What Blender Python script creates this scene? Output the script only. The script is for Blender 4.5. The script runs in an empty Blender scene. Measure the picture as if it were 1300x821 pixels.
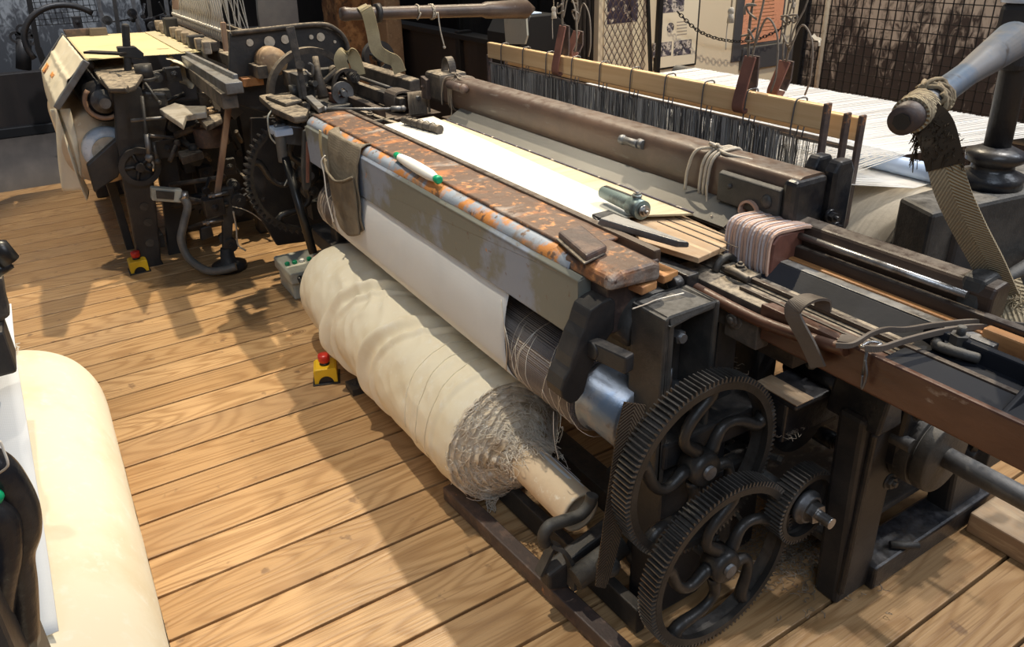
import bpy, bmesh, math, random
from mathutils import Vector, Matrix, noise
random.seed(7)
PI = math.pi
SC = bpy.context.scene
COL = SC.collection

# ------------------------------------------------------------------ camera model
FPX, CX, CY = 962.0, 650.0, 365.0
def _d(u, v): return Vector(((u-CX)/FPX, -(v-CY)/FPX, -1.0)).normalized()
AX = -_d(-10, -65)
AY = _d(2380, -130)
AZ = AX.cross(AY).normalized(); AY = AZ.cross(AX).normalized()
CAM = Vector((0, 0, 1.6))
def at(u, v, ax, val):
    """world point seen at photo position (u, v) and lying on the plane  ax = val"""
    c = Vector(((u-CX)/FPX, -(v-CY)/FPX, -1.0))
    r = Vector((AX.dot(c), AY.dot(c), AZ.dot(c)))
    i = 'xyz'.index(ax)
    return CAM + r*((val-CAM[i])/r[i])
cd = bpy.data.cameras.new('camera'); cam = bpy.data.objects.new('camera', cd); COL.objects.link(cam)
R = Matrix((AX, AY, AZ)).to_4x4()
cam.matrix_world = Matrix.Translation(CAM) @ R
cd.sensor_fit = 'HORIZONTAL'; cd.sensor_width = 36; cd.lens = FPX/1300*36
cd.shift_y = -(410.5-CY)/1300
cd.clip_start = 0.02
SC.camera = cam

# ------------------------------------------------------------------ materials
def mat(name, base, rough=.6, metal=0., layers=(), bump=0., bscale=60., spec=.5, dust=None, dustamt=.5, weave=None, sheen=0, trans=0, stretch=(1,1,1), alpha=None):
    """layers: (scale, lo, hi, colour, stretch) noise masks laid over the base; dust: colour settled on top faces"""
    m = bpy.data.materials.new(name); m.use_nodes = True
    nt = m.node_tree; N = nt.nodes; L = nt.links; N.clear()
    out = N.new('ShaderNodeOutputMaterial'); p = N.new('ShaderNodeBsdfPrincipled')
    L.new(p.outputs[0], out.inputs[0])
    p.inputs['Roughness'].default_value = rough; p.inputs['Metallic'].default_value = metal
    p.inputs['Specular IOR Level'].default_value = spec
    if sheen: p.inputs['Sheen Weight'].default_value = sheen
    tc = N.new('ShaderNodeTexCoord')
    def mapped(s):
        mp = N.new('ShaderNodeMapping'); mp.inputs['Scale'].default_value = s
        L.new(tc.outputs['Object'], mp.inputs[0]); return mp.outputs[0]
    def rgb(c):
        n = N.new('ShaderNodeRGB'); n.outputs[0].default_value = (*c, 1); return n.outputs[0]
    def mixc(f, a, b):
        n = N.new('ShaderNodeMix'); n.data_type = 'RGBA'
        if isinstance(f, float): n.inputs[0].default_value = f
        else: L.new(f, n.inputs[0])
        L.new(a, n.inputs[6]); L.new(b, n.inputs[7]); return n.outputs[2]
    cur = rgb(base); rmask = None
    for i, ly in enumerate(layers):
        sc, lo, hi, c = ly[:4]; st = ly[4] if len(ly) > 4 else (1, 1, 1)
        n = N.new('ShaderNodeTexNoise'); n.inputs['Scale'].default_value = sc; n.inputs['Detail'].default_value = 7
        n.inputs['Roughness'].default_value = .62
        mp = N.new('ShaderNodeMapping'); mp.inputs['Scale'].default_value = st; mp.inputs['Location'].default_value = (i*3.1, i*1.7, i*2.3)
        L.new(tc.outputs['Object'], mp.inputs[0]); L.new(mp.outputs[0], n.inputs['Vector'])
        mr = N.new('ShaderNodeMapRange'); mr.inputs[1].default_value = lo; mr.inputs[2].default_value = hi
        L.new(n.outputs[0], mr.inputs[0]); cur = mixc(mr.outputs[0], cur, rgb(c)); rmask = mr.outputs[0]
    if dust:
        g = N.new('ShaderNodeNewGeometry'); s = N.new('ShaderNodeSeparateXYZ'); L.new(g.outputs['Normal'], s.inputs[0])
        n = N.new('ShaderNodeTexNoise'); n.inputs['Scale'].default_value = 38; n.inputs['Detail'].default_value = 8; n.inputs['Roughness'].default_value = .7
        L.new(tc.outputs['Object'], n.inputs['Vector'])
        a = N.new('ShaderNodeMapRange'); a.inputs[1].default_value = .55; a.inputs[2].default_value = .98; L.new(s.outputs[2], a.inputs[0])
        b = N.new('ShaderNodeMapRange'); b.inputs[1].default_value = .36; b.inputs[2].default_value = .62; b.inputs[4].default_value = dustamt; L.new(n.outputs[0], b.inputs[0])
        mu = N.new('ShaderNodeMath'); mu.operation = 'MULTIPLY'; L.new(a.outputs[0], mu.inputs[0]); L.new(b.outputs[0], mu.inputs[1])
        cur = mixc(mu.outputs[0], cur, rgb(dust))
        r2 = N.new('ShaderNodeMapRange'); r2.inputs[3].default_value = rough; r2.inputs[4].default_value = .9; L.new(mu.outputs[0], r2.inputs[0])
        L.new(r2.outputs[0], p.inputs['Roughness'])
        if metal:
            r3 = N.new('ShaderNodeMapRange'); r3.inputs[3].default_value = metal; r3.inputs[4].default_value = 0; L.new(mu.outputs[0], r3.inputs[0])
            L.new(r3.outputs[0], p.inputs['Metallic'])
    h = None
    if bump:
        n = N.new('ShaderNodeTexNoise'); n.inputs['Scale'].default_value = bscale; n.inputs['Detail'].default_value = 6; n.inputs['Roughness'].default_value = .65
        L.new(mapped(stretch), n.inputs['Vector']); h = n.outputs[0]
    if weave:
        kind, sc, depth, c2 = weave
        if kind == 'plain':
            w1 = N.new('ShaderNodeTexWave'); w1.bands_direction = 'X'; w1.inputs['Scale'].default_value = sc; L.new(tc.outputs['Object'], w1.inputs[0])
            w2 = N.new('ShaderNodeTexWave'); w2.bands_direction = 'Y'; w2.inputs['Scale'].default_value = sc; L.new(tc.outputs['Object'], w2.inputs[0])
            w3 = N.new('ShaderNodeTexWave'); w3.bands_direction = 'Z'; w3.inputs['Scale'].default_value = sc; L.new(tc.outputs['Object'], w3.inputs[0])
            a = N.new('ShaderNodeMath'); L.new(w1.outputs[1], a.inputs[0]); L.new(w2.outputs[1], a.inputs[1])
            b = N.new('ShaderNodeMath'); L.new(a.outputs[0], b.inputs[0]); L.new(w3.outputs[1], b.inputs[1]); wv = b.outputs[0]
        elif kind == 'uv':       # herringbone on a strap's UV map (u across 0..1, v along in strap widths)
            s = N.new('ShaderNodeSeparateXYZ'); L.new(tc.outputs['UV'], s.inputs[0])
            def mth(op, a, b=None):
                x = N.new('ShaderNodeMath'); x.operation = op
                for k, t in enumerate((a, b)):
                    if t is None: continue
                    if isinstance(t, (int, float)): x.inputs[k].default_value = t
                    else: L.new(t, x.inputs[k])
                return x.outputs[0]
            tri = mth('PINGPONG', mth('MULTIPLY', s.outputs[0], 2.0), 1.0)
            ph = mth('ADD', mth('MULTIPLY', s.outputs[1], sc), mth('MULTIPLY', tri, sc*.55))
            wv = mth('ADD', mth('MULTIPLY', mth('SINE', mth('MULTIPLY', ph, 2*PI)), .5), .5)
        elif kind in 'XYZ':
            w1 = N.new('ShaderNodeTexWave'); w1.bands_direction = kind; w1.inputs['Scale'].default_value = sc
            w1.inputs['Distortion'].default_value = .6; w1.inputs['Detail'].default_value = 2; L.new(tc.outputs['Object'], w1.inputs[0]); wv = w1.outputs[1]
        mr = N.new('ShaderNodeMapRange'); mr.inputs[1].default_value = 0; mr.inputs[2].default_value = 1; L.new(wv, mr.inputs[0])
        if c2: cur = mixc(mr.outputs[0], rgb(c2), cur)
        if h is None: h = wv
        else:
            a = N.new('ShaderNodeMath'); a.operation = 'MULTIPLY_ADD'; L.new(wv, a.inputs[0]); a.inputs[1].default_value = depth; L.new(h, a.inputs[2]); h = a.outputs[0]
    if h is not None:
        bp = N.new('ShaderNodeBump'); bp.inputs['Strength'].default_value = bump or .4; bp.inputs['Distance'].default_value = .004
        L.new(h, bp.inputs['Height']); L.new(bp.outputs[0], p.inputs['Normal'])
    L.new(cur, p.inputs['Base Color'])
    if trans:
        p.inputs['Subsurface Weight'].default_value = 0
        tr = N.new('ShaderNodeBsdfTranslucent'); L.new(cur, tr.inputs[0])
        ms = N.new('ShaderNodeMixShader'); ms.inputs[0].default_value = trans
        L.new(p.outputs[0], ms.inputs[1]); L.new(tr.outputs[0], ms.inputs[2]); L.new(ms.outputs[0], out.inputs[0])
    return m
G = {}
DUST = (.30, .25, .19)
G['iron'] = mat('black_cast_iron', (.022, .022, .024), .48, .0, [(9, .45, .7, (.045, .04, .037))], .35, 45, dust=(.12, .10, .08), dustamt=.5)
G['irongrey'] = mat('dusty_grey_cast_iron', (.034, .033, .032), .5, 0, [(14, .42, .7, (.07, .065, .058))], .4, 70, dust=(.17, .16, .145), dustamt=.75)
G['ironoil'] = mat('oily_black_iron', (.012, .013, .017), .28, 0, [(11, .45, .62, (.04, .036, .033))], .5, 30, dust=(.10, .10, .11), dustamt=.4)
G['irondust'] = mat('linty_iron', (.035, .03, .027), .65, 0, [(12, .42, .62, (.10, .08, .062))], .7, 60, dust=(.42, .35, .26), dustamt=.95)
G['steel'] = mat('worn_steel', (.42, .41, .40), .34, .9, [(16, .5, .7, (.16, .12, .09))], .15, 90)
G['steeldull'] = mat('dull_grey_steel', (.20, .205, .215), .45, .6, [(13, .45, .7, (.10, .085, .07))], .2, 60, dust=(.35, .33, .3), dustamt=.5)
G['gear'] = mat('gear_iron', (.13, .12, .11), .34, .6, [(22, .5, .72, (.06, .052, .045))], .25, 80, dust=(.13, .11, .09), dustamt=.4)
G['gearface'] = mat('oily_gear_face', (.03, .028, .026), .38, .2, [(10, .45, .7, (.055, .048, .042))], .3, 60)
G['yellowcloth'] = mat('pale_yellow_cloth', (.62, .55, .34), .85, 0, [(4, .5, .75, (.57, .47, .27))], .2, 12, spec=.1)
G['paint'] = mat('grey_blue_painted_steel', (.25, .29, .37), .5, .0, [(3.6, .46, .54, (.19, .195, .17)), (26, .63, .70, (.16, .10, .07)), (9, .66, .70, (.50, .22, .07))], .15, 40)
G['paintedge'] = mat('chipped_blue_paint', (.26, .30, .36), .5, .0, [(7, .48, .54, (.50, .21, .06)), (30, .58, .64, (.14, .08, .05)), (5, .55, .62, (.22, .17, .13))], .3, 50)
G['rust'] = mat('rusty_beam_top', (.11, .066, .046), .5, 0, [(9, .53, .66, (.34, .13, .045), (1, .7, 1)), (38, .55, .66, (.46, .21, .08)), (5, .56, .66, (.34, .30, .27), (1.2, .5, 1)), (46, .60, .68, (.06, .03, .02))], .45, 60)
G['plate'] = mat('brown_iron_plate', (.07, .05, .045), .5, 0, [(25, .5, .66, (.14, .09, .07)), (12, .66, .7, (.45, .2, .08))], .4, 60)
G['rail'] = mat('polished_brown_wood', (.085, .055, .042), .36, 0, [(5, .45, .66, (.15, .095, .066), (.35, 1, 1)), (3, .5, .7, (.055, .042, .036)), (50, .62, .75, (.18, .16, .14), (.2, 1, 1))], .3, 40, dust=(.17, .15, .13), dustamt=.5, stretch=(.2, 1, 1))
G['darkwood'] = mat('dark_oiled_wood', (.038, .024, .018), .4, 0, [(7, .45, .7, (.09, .055, .036), (.25, 1, 1))], .3, 50, dust=(.18, .15, .12), dustamt=.65, stretch=(.15, 1, 1))
G['redwood'] = mat('reddish_brown_wood', (.085, .035, .02), .36, 0, [(6, .45, .66, (.15, .065, .035), (.4, 1, 1)), (22, .66, .72, (.28, .2, .15), (.5, 1, 1))], .5, 16, dust=(.2, .15, .12), dustamt=.5, stretch=(.3, 1, 1))
G['lightwood'] = mat('pale_planed_wood', (.68, .44, .22), .5, 0, [(8, .45, .68, (.78, .55, .30), (.15, 1, 4)), (30, .5, .8, (.58, .36, .17), (.08, 1, 3))], .08, 60, stretch=(.1, 1, 1))
G['rawwood'] = mat('raw_tan_wood', (.46, .31, .18), .6, 0, [(8, .45, .65, (.30, .19, .11), (.2, 1, 1)), (40, .55, .7, (.62, .46, .28), (.12, 1, 1))], .3, 60, stretch=(.1, 1, 1), dust=(.4, .33, .24), dustamt=.4)
G['orangewood'] = mat('orange_wood', (.50, .24, .09), .5, 0, [(12, .45, .62, (.28, .12, .05), (.2, 1, 1))], .3, 60)
G['stick'] = mat('ash_stick', (.38, .25, .16), .55, 0, [(12, .45, .65, (.22, .13, .09), (1, 1, .15))], .2, 60)
G['clothroll'] = mat('cream_cotton_cloth', (.78, .71, .56), .85, 0, [(4, .5, .75, (.70, .60, .42)), (30, .55, .8, (.82, .78, .68))], .35, 9, stretch=(1.0, .35, .35), spec=.15)
G['whitecloth'] = mat('white_woven_cloth', (.64, .625, .57), .85, 0, [(3, .5, .8, (.58, .55, .47))], .1, 18, spec=.1, weave=('plain', 130, .25, (.58, .57, .53)))
G['sheet'] = mat('thin_white_cloth', (.80, .82, .84), .85, 0, [(5, .5, .8, (.74, .76, .78))], .1, 14, spec=.1, trans=.18, weave=('plain', 130, .25, None))
G['warpband'] = mat('unwoven_warp', (.55, .48, .33), .7, 0, [(60, .4, .7, (.42, .36, .24), (1, .02, 1))], .2, 60)
G['thread'] = mat('loose_thread', (.78, .72, .62), .8, 0, [(3, .45, .6, (.58, .46, .34)), (11, .5, .65, (.85, .82, .76))], 0, spec=.1)
G['fray'] = mat('frayed_cloth_edge', (.70, .60, .46), .9, 0, [(8, .45, .6, (.46, .35, .23)), (25, .5, .66, (.88, .82, .72))], .9, 45, spec=.1)
G['cardboard'] = mat('cardboard_core', (.72, .56, .38), .7, 0, [(5, .5, .7, (.6, .45, .3)), (30, .6, .7, (.8, .72, .6))], .15, 50)
G['wrap'] = mat('perforated_roller_cover', (.17, .15, .15), .38, .35, [(5, .45, .65, (.30, .25, .21))], .5, 60, weave=('plain', 62, 1.0, (.055, .05, .055)))
G['pipe'] = mat('bluish_steel_pipe', (.42, .42, .43), .3, .75, [(5, .48, .6, (.25, .32, .42)), (17, .58, .7, (.18, .15, .13))], .15, 40)
G['canvas'] = mat('worn_brown_canvas', (.15, .125, .09), .8, 0, [(7, .45, .65, (.24, .20, .145)), (4, .52, .66, (.085, .072, .055))], .5, 26, weave=('plain', 110, .3, None))
G['leather'] = mat('red_brown_leather', (.20, .085, .06), .45, 0, [(9, .45, .66, (.12, .05, .038))], .25, 40)
G['leathergrey'] = mat('grey_brown_leather', (.13, .105, .085), .6, 0, [(9, .45, .66, (.11, .088, .07))], .35, 50)
G['pinkleather'] = mat('pink_tan_leather', (.56, .37, .28), .65, 0, [(16, .45, .65, (.42, .26, .19)), (30, .58, .7, (.72, .62, .55))], .3, 70)
G['pinkedge'] = mat('pale_leather_edge', (.56, .50, .50), .7, 0, [(30, .45, .65, (.38, .30, .28), (1, 1, .3))], .3, 70)
G['webbing'] = mat('herringbone_webbing', (.46, .38, .25), .85, 0, [(4, .5, .7, (.30, .25, .17))], .6, 90, weave=('uv', 7.0, 1.5, (.25, .20, .13)), spec=.2)
G['webdark'] = mat('dark_herringbone_webbing', (.12, .085, .055), .85, 0, [(6, .45, .62, (.04, .032, .026))], .8, 90, weave=('uv', 6.0, 1.5, (.055, .04, .03)), spec=.2)
G['beltolive'] = mat('olive_cotton_strap', (.38, .32, .19), .8, 0, [(7, .45, .7, (.25, .2, .12))], .3, 60)
G['fuzz'] = mat('brown_lint_fuzz', (.055, .042, .03), .95, 0, [(8, .55, .7, (.16, .12, .08))], 0, spec=.05)
G['lint'] = mat('grey_cotton_lint', (.34, .29, .23), .95, 0, [(14, .45, .62, (.22, .17, .13)), (30, .5, .7, (.48, .43, .36))], 1, 40, spec=.05)
G['cord'] = mat('cotton_cord', (.52, .46, .37), .8, 0, [(30, .5, .7, (.36, .3, .23))], .4, 200)
G['corddark'] = mat('dirty_cord', (.22, .18, .14), .8, 0, [(30, .5, .7, (.12, .1, .08))], .4, 200)
G['whitestring'] = mat('white_string', (.82, .80, .74), .8)
G['wire'] = mat('heald_wire', (.50, .50, .49), .35, .2)
G['wiredark'] = mat('dark_heald_wire', (.13, .13, .135), .35, .3)
G['reed'] = mat('steel_reed', (.27, .26, .24), .4, .3, [(3, .5, .7, (.22, .2, .17))], .3, 20, weave=('X', 110, .6, (.13, .125, .11)))
G['warp'] = mat('white_warp_yarn', (.90, .88, .84), .7, 0, (), 0, spec=.1, trans=.1)
G['warpbeige'] = mat('beige_warp_beam_yarn', (.62, .53, .40), .75, 0, [(70, .4, .7, (.48, .40, .29), (1, .05, .05))], .4, 40)
G['bluepipe'] = mat('pale_blue_tube', (.50, .62, .82), .35, 0, [(4, .5, .7, (.62, .7, .82))], .05, 30)
G['blacksteel'] = mat('blue_black_steel', (.012, .014, .02), .6, 0, [(4, .5, .7, (.025, .025, .028))], .15, 30, spec=.25)
G['ropebrown'] = mat('brown_rope', (.27, .21, .13), .85, 0, [(25, .5, .7, (.15, .11, .07))], .5, 180)
G['brightsteel'] = mat('bright_dusty_steel', (.50, .47, .42), .4, .2, [(20, .5, .7, (.3, .26, .2))], .1, 60)
G['film'] = mat('blue_white_plastic_film', (.40, .47, .56), .3, 0, [(6, .45, .6, (.75, .78, .82), (.3, 1, 1)), (14, .55, .66, (.2, .24, .32))], .3, 30)
G['footdust'] = mat('dusty_dark_plate', (.05, .05, .052), .6, 0, [(9, .45, .65, (.13, .12, .11), (1, .4, 1)), (30, .55, .7, (.24, .22, .2), (1, .5, 1))], .4, 50)
G['green'] = mat('green_plastic', (.0, .30, .13), .35)
G['white'] = mat('white_yarn', (.85, .85, .82), .7, 0, (), .2, 40, weave=('X', 120, 1, (.75, .75, .72)))
G['yellow'] = mat('yellow_plastic', (.80, .50, .02), .4, 0, [(12, .6, .7, (.55, .38, .08))], .05, 60)
G['redplastic'] = mat('red_plastic', (.55, .03, .02), .35)
G['blackplastic'] = mat('black_plastic', (.012, .012, .013), .35)
G['greybox'] = mat('grey_plastic_box', (.42, .43, .38), .5, 0, [(10, .55, .7, (.3, .3, .25))], .1, 40, dust=(.36, .33, .27), dustamt=.5)
G['hose'] = mat('grey_conduit', (.11, .11, .105), .5, 0, [(20, .5, .7, (.17, .15, .13))], .1, 60)
G['greenmetal'] = mat('verdigris_temple_metal', (.23, .30, .29), .4, .5, [(15, .5, .65, (.11, .12, .11))], .3, 60)
G['orange'] = mat('orange_tape', (.85, .36, .10), .6)
G['cream'] = mat('cream_wall_paint', (.72, .62, .46), .8, 0, (), .04, 60)
G['poster'] = mat('poster_card', (.80, .72, .56), .6)
G['posterpink'] = mat('salmon_poster_card', (.78, .36, .22), .6, 0, [(40, .56, .6, (.6, .27, .17), (1, 1, 2.5))])
G['photo'] = mat('printed_photo', (.10, .09, .12), .5, 0, [(26, .45, .55, (.62, .56, .50)), (60, .5, .6, (.03, .03, .04))])
G['photodark'] = mat('dark_printed_photo', (.06, .05, .08), .5, 0, [(30, .56, .62, (.7, .62, .52))])
G['ink'] = mat('grey_print', (.35, .31, .27), .7)
G['slab'] = mat('dark_partition', (.022, .018, .017), .5, 0, [(3, .45, .7, (.05, .038, .032), (1, 1, .2))], .1, 30)
G['black'] = mat('black_painted_metal', (.012, .012, .013), .45)
G['curtain'] = mat('black_curtain', (.018, .015, .014), .9, 0, [(4, .4, .7, (.045, .036, .03), (1, 6, .3))], .3, 6)
G['greysheet'] = mat('grey_sheet_metal', (.10, .10, .11), .4, .3, [(2, .45, .7, (.17, .17, .17))], .1, 10)
G['brick'] = mat('rusty_brown_brick', (.22, .10, .04), .85, 0, [(9, .45, .6, (.45, .24, .10)), (14, .52, .66, (.05, .03, .02))], .6, 12)
G['concrete'] = mat('dark_smooth_floor', (.085, .072, .062), .55, 0, [(3, .45, .7, (.12, .10, .085), (.4, 2.5, 1))], .08, 30)
G['rug'] = G['concrete']
# a monochrome photo mural of machinery
def mural(name, dark, light, seed):
    m = bpy.data.materials.new(name); m.use_nodes = True; nt = m.node_tree; N = nt.nodes; L = nt.links
    p = N['Principled BSDF']; p.inputs['Roughness'].default_value = .6
    tc = N.new('ShaderNodeTexCoord'); cur = None
    def noi(s, st, dist=0, det=8):
        mp = N.new('ShaderNodeMapping'); mp.inputs['Scale'].default_value = st; mp.inputs['Location'].default_value = (seed, seed*.7, seed*.3); L.new(tc.outputs['Object'], mp.inputs[0])
        n = N.new('ShaderNodeTexNoise'); n.inputs['Scale'].default_value = s; n.inputs['Detail'].default_value = det; n.inputs['Distortion'].default_value = dist; L.new(mp.outputs[0], n.inputs[0]); return n.outputs[0]
    a = noi(3.2, (1.6, 1.6, .8), 1.4); b = noi(13, (1.2, 1.2, .6), 2.2)
    s = N.new('ShaderNodeSeparateXYZ'); L.new(tc.outputs['Object'], s.inputs[0])
    zr = N.new('ShaderNodeMapRange'); zr.inputs[1].default_value = .55; zr.inputs[2].default_value = 1.25; zr.inputs[3].default_value = -.16; zr.inputs[4].default_value = .13; L.new(s.outputs[2], zr.inputs[0])
    x = N.new('ShaderNodeMath'); x.operation = 'MULTIPLY_ADD'; L.new(b, x.inputs[0]); x.inputs[1].default_value = .6; L.new(zr.outputs[0], x.inputs[2])
    y = N.new('ShaderNodeMath'); y.operation = 'MULTIPLY_ADD'; L.new(a, y.inputs[0]); y.inputs[1].default_value = .6; L.new(x.outputs[0], y.inputs[2])
    cr = N.new('ShaderNodeValToRGB'); e = cr.color_ramp.elements
    e[0].position = .55; e[0].color = (*dark, 1); e[1].position = .72; e[1].color = (*light, 1)
    L.new(y.outputs[0], cr.inputs[0]); L.new(cr.outputs[0], p.inputs['Base Color']); return m
G['mural'] = mural('sepia_photo_mural', (.035, .026, .028), (.40, .35, .32), 3.0)
G['muralgrey'] = mural('grey_photo_mural', (.07, .075, .085), (.30, .32, .34), 9.0)
# floor boards
def pine():
    m = bpy.data.materials.new('pine_floorboards'); m.use_nodes = True; nt = m.node_tree; N = nt.nodes; L = nt.links
    p = N['Principled BSDF']; p.inputs['Roughness'].default_value = .42; p.inputs['Specular IOR Level'].default_value = .4
    tc = N.new('ShaderNodeTexCoord'); at_ = N.new('ShaderNodeAttribute'); at_.attribute_name = 'board'
    def mth(op, a, b=None, c=None):
        x = N.new('ShaderNodeMath'); x.operation = op
        for k, t in enumerate((a, b, c)):
            if t is None: continue
            if isinstance(t, (int, float)): x.inputs[k].default_value = t
            else: L.new(t, x.inputs[k])
        return x.outputs[0]
    off = N.new('ShaderNodeCombineXYZ'); L.new(mth('MULTIPLY', at_.outputs['Fac'], 37.), off.inputs[0]); L.new(mth('MULTIPLY', at_.outputs['Fac'], 91.), off.inputs[1])
    va = N.new('ShaderNodeVectorMath'); L.new(tc.outputs['Object'], va.inputs[0]); L.new(off.outputs[0], va.inputs[1])
    def noi(s, st, det=5, dist=0.):
        mp = N.new('ShaderNodeMapping'); mp.inputs['Scale'].default_value = st; L.new(va.outputs[0], mp.inputs[0])
        n = N.new('ShaderNodeTexNoise'); n.inputs['Scale'].default_value = s; n.inputs['Detail'].default_value = det; n.inputs['Distortion'].default_value = dist
        L.new(mp.outputs[0], n.inputs[0]); return n.outputs[0]
    # cathedral grain: contour lines of a stretched noise
    g = noi(2.1, (3.2, .55, 1), 1, .2)
    rings = mth('SINE', mth('MULTIPLY', g, 95.)); ring = mth('POWER', mth('MULTIPLY_ADD', rings, .5, .5), 2.2)
    fine = noi(60, (2.6, .06, 1), 4)
    # knots
    mp = N.new('ShaderNodeMapping'); mp.inputs['Scale'].default_value = (1.0, .62, 1); L.new(va.outputs[0], mp.inputs[0])
    vo = N.new('ShaderNodeTexVoronoi'); vo.inputs['Scale'].default_value = 2.6; L.new(mp.outputs[0], vo.inputs['Vector'])
    kn = mth('SUBTRACT', 1., mth('MULTIPLY', vo.outputs['Distance'], 13.)); kn = mth('MAXIMUM', kn, 0.)
    kr = mth('MULTIPLY', mth('MULTIPLY_ADD', mth('SINE', mth('MULTIPLY', vo.outputs['Distance'], 420.)), .5, .5), mth('MINIMUM', mth('MULTIPLY', kn, 3.), 1.))
    big = noi(1.4, (1, 1, 1), 4)
    def mix(f, a, b):
        n = N.new('ShaderNodeMix'); n.data_type = 'RGBA'
        if isinstance(f, float): n.inputs[0].default_value = f
        else: L.new(f, n.inputs[0])
        for k, t in ((6, a), (7, b)):
            if isinstance(t, tuple): n.inputs[k].default_value = (*t, 1)
            else: L.new(t, n.inputs[k])
        return n.outputs[2]
    c = mix(at_.outputs['Fac'], (.43, .26, .12), (.55, .35, .175))
    c = mix(mth('MULTIPLY', ring, .65), c, (.29, .155, .062))
    f1 = N.new('ShaderNodeMapRange'); f1.inputs[1].default_value = .52; f1.inputs[2].default_value = .75; f1.inputs[4].default_value = .95; L.new(fine, f1.inputs[0])
    c = mix(f1.outputs[0], c, (.24, .13, .055))
    c = mix(mth('MULTIPLY', kr, .8), c, (.13, .055, .022))
    c = mix(mth('MULTIPLY', mth('POWER', kn, 2.), .9), c, (.12, .05, .02))
    b1 = N.new('ShaderNodeMapRange'); b1.inputs[1].default_value = .48; b1.inputs[2].default_value = .72; b1.inputs[4].default_value = .45; L.new(big, b1.inputs[0])
    c = mix(b1.outputs[0], c, (.30, .20, .12))
    s1 = noi(14, (1, 1, 1), 6); s2 = N.new('ShaderNodeMapRange'); s2.inputs[1].default_value = .66; s2.inputs[2].default_value = .72; s2.inputs[4].default_value = .7; L.new(s1, s2.inputs[0])
    c = mix(s2.outputs[0], c, (.16, .09, .05))
    L.new(c, p.inputs['Base Color'])
    hh = mth('ADD', mth('MULTIPLY', ring, -.5), mth('MULTIPLY', fine, 1.2))
    bp = N.new('ShaderNodeBump'); bp.inputs['Strength'].default_value = .35; bp.inputs['Distance'].default_value = .003; L.new(hh, bp.inputs['Height']); L.new(bp.outputs[0], p.inputs['Normal'])
    return m
G['pine'] = pine()

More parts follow.
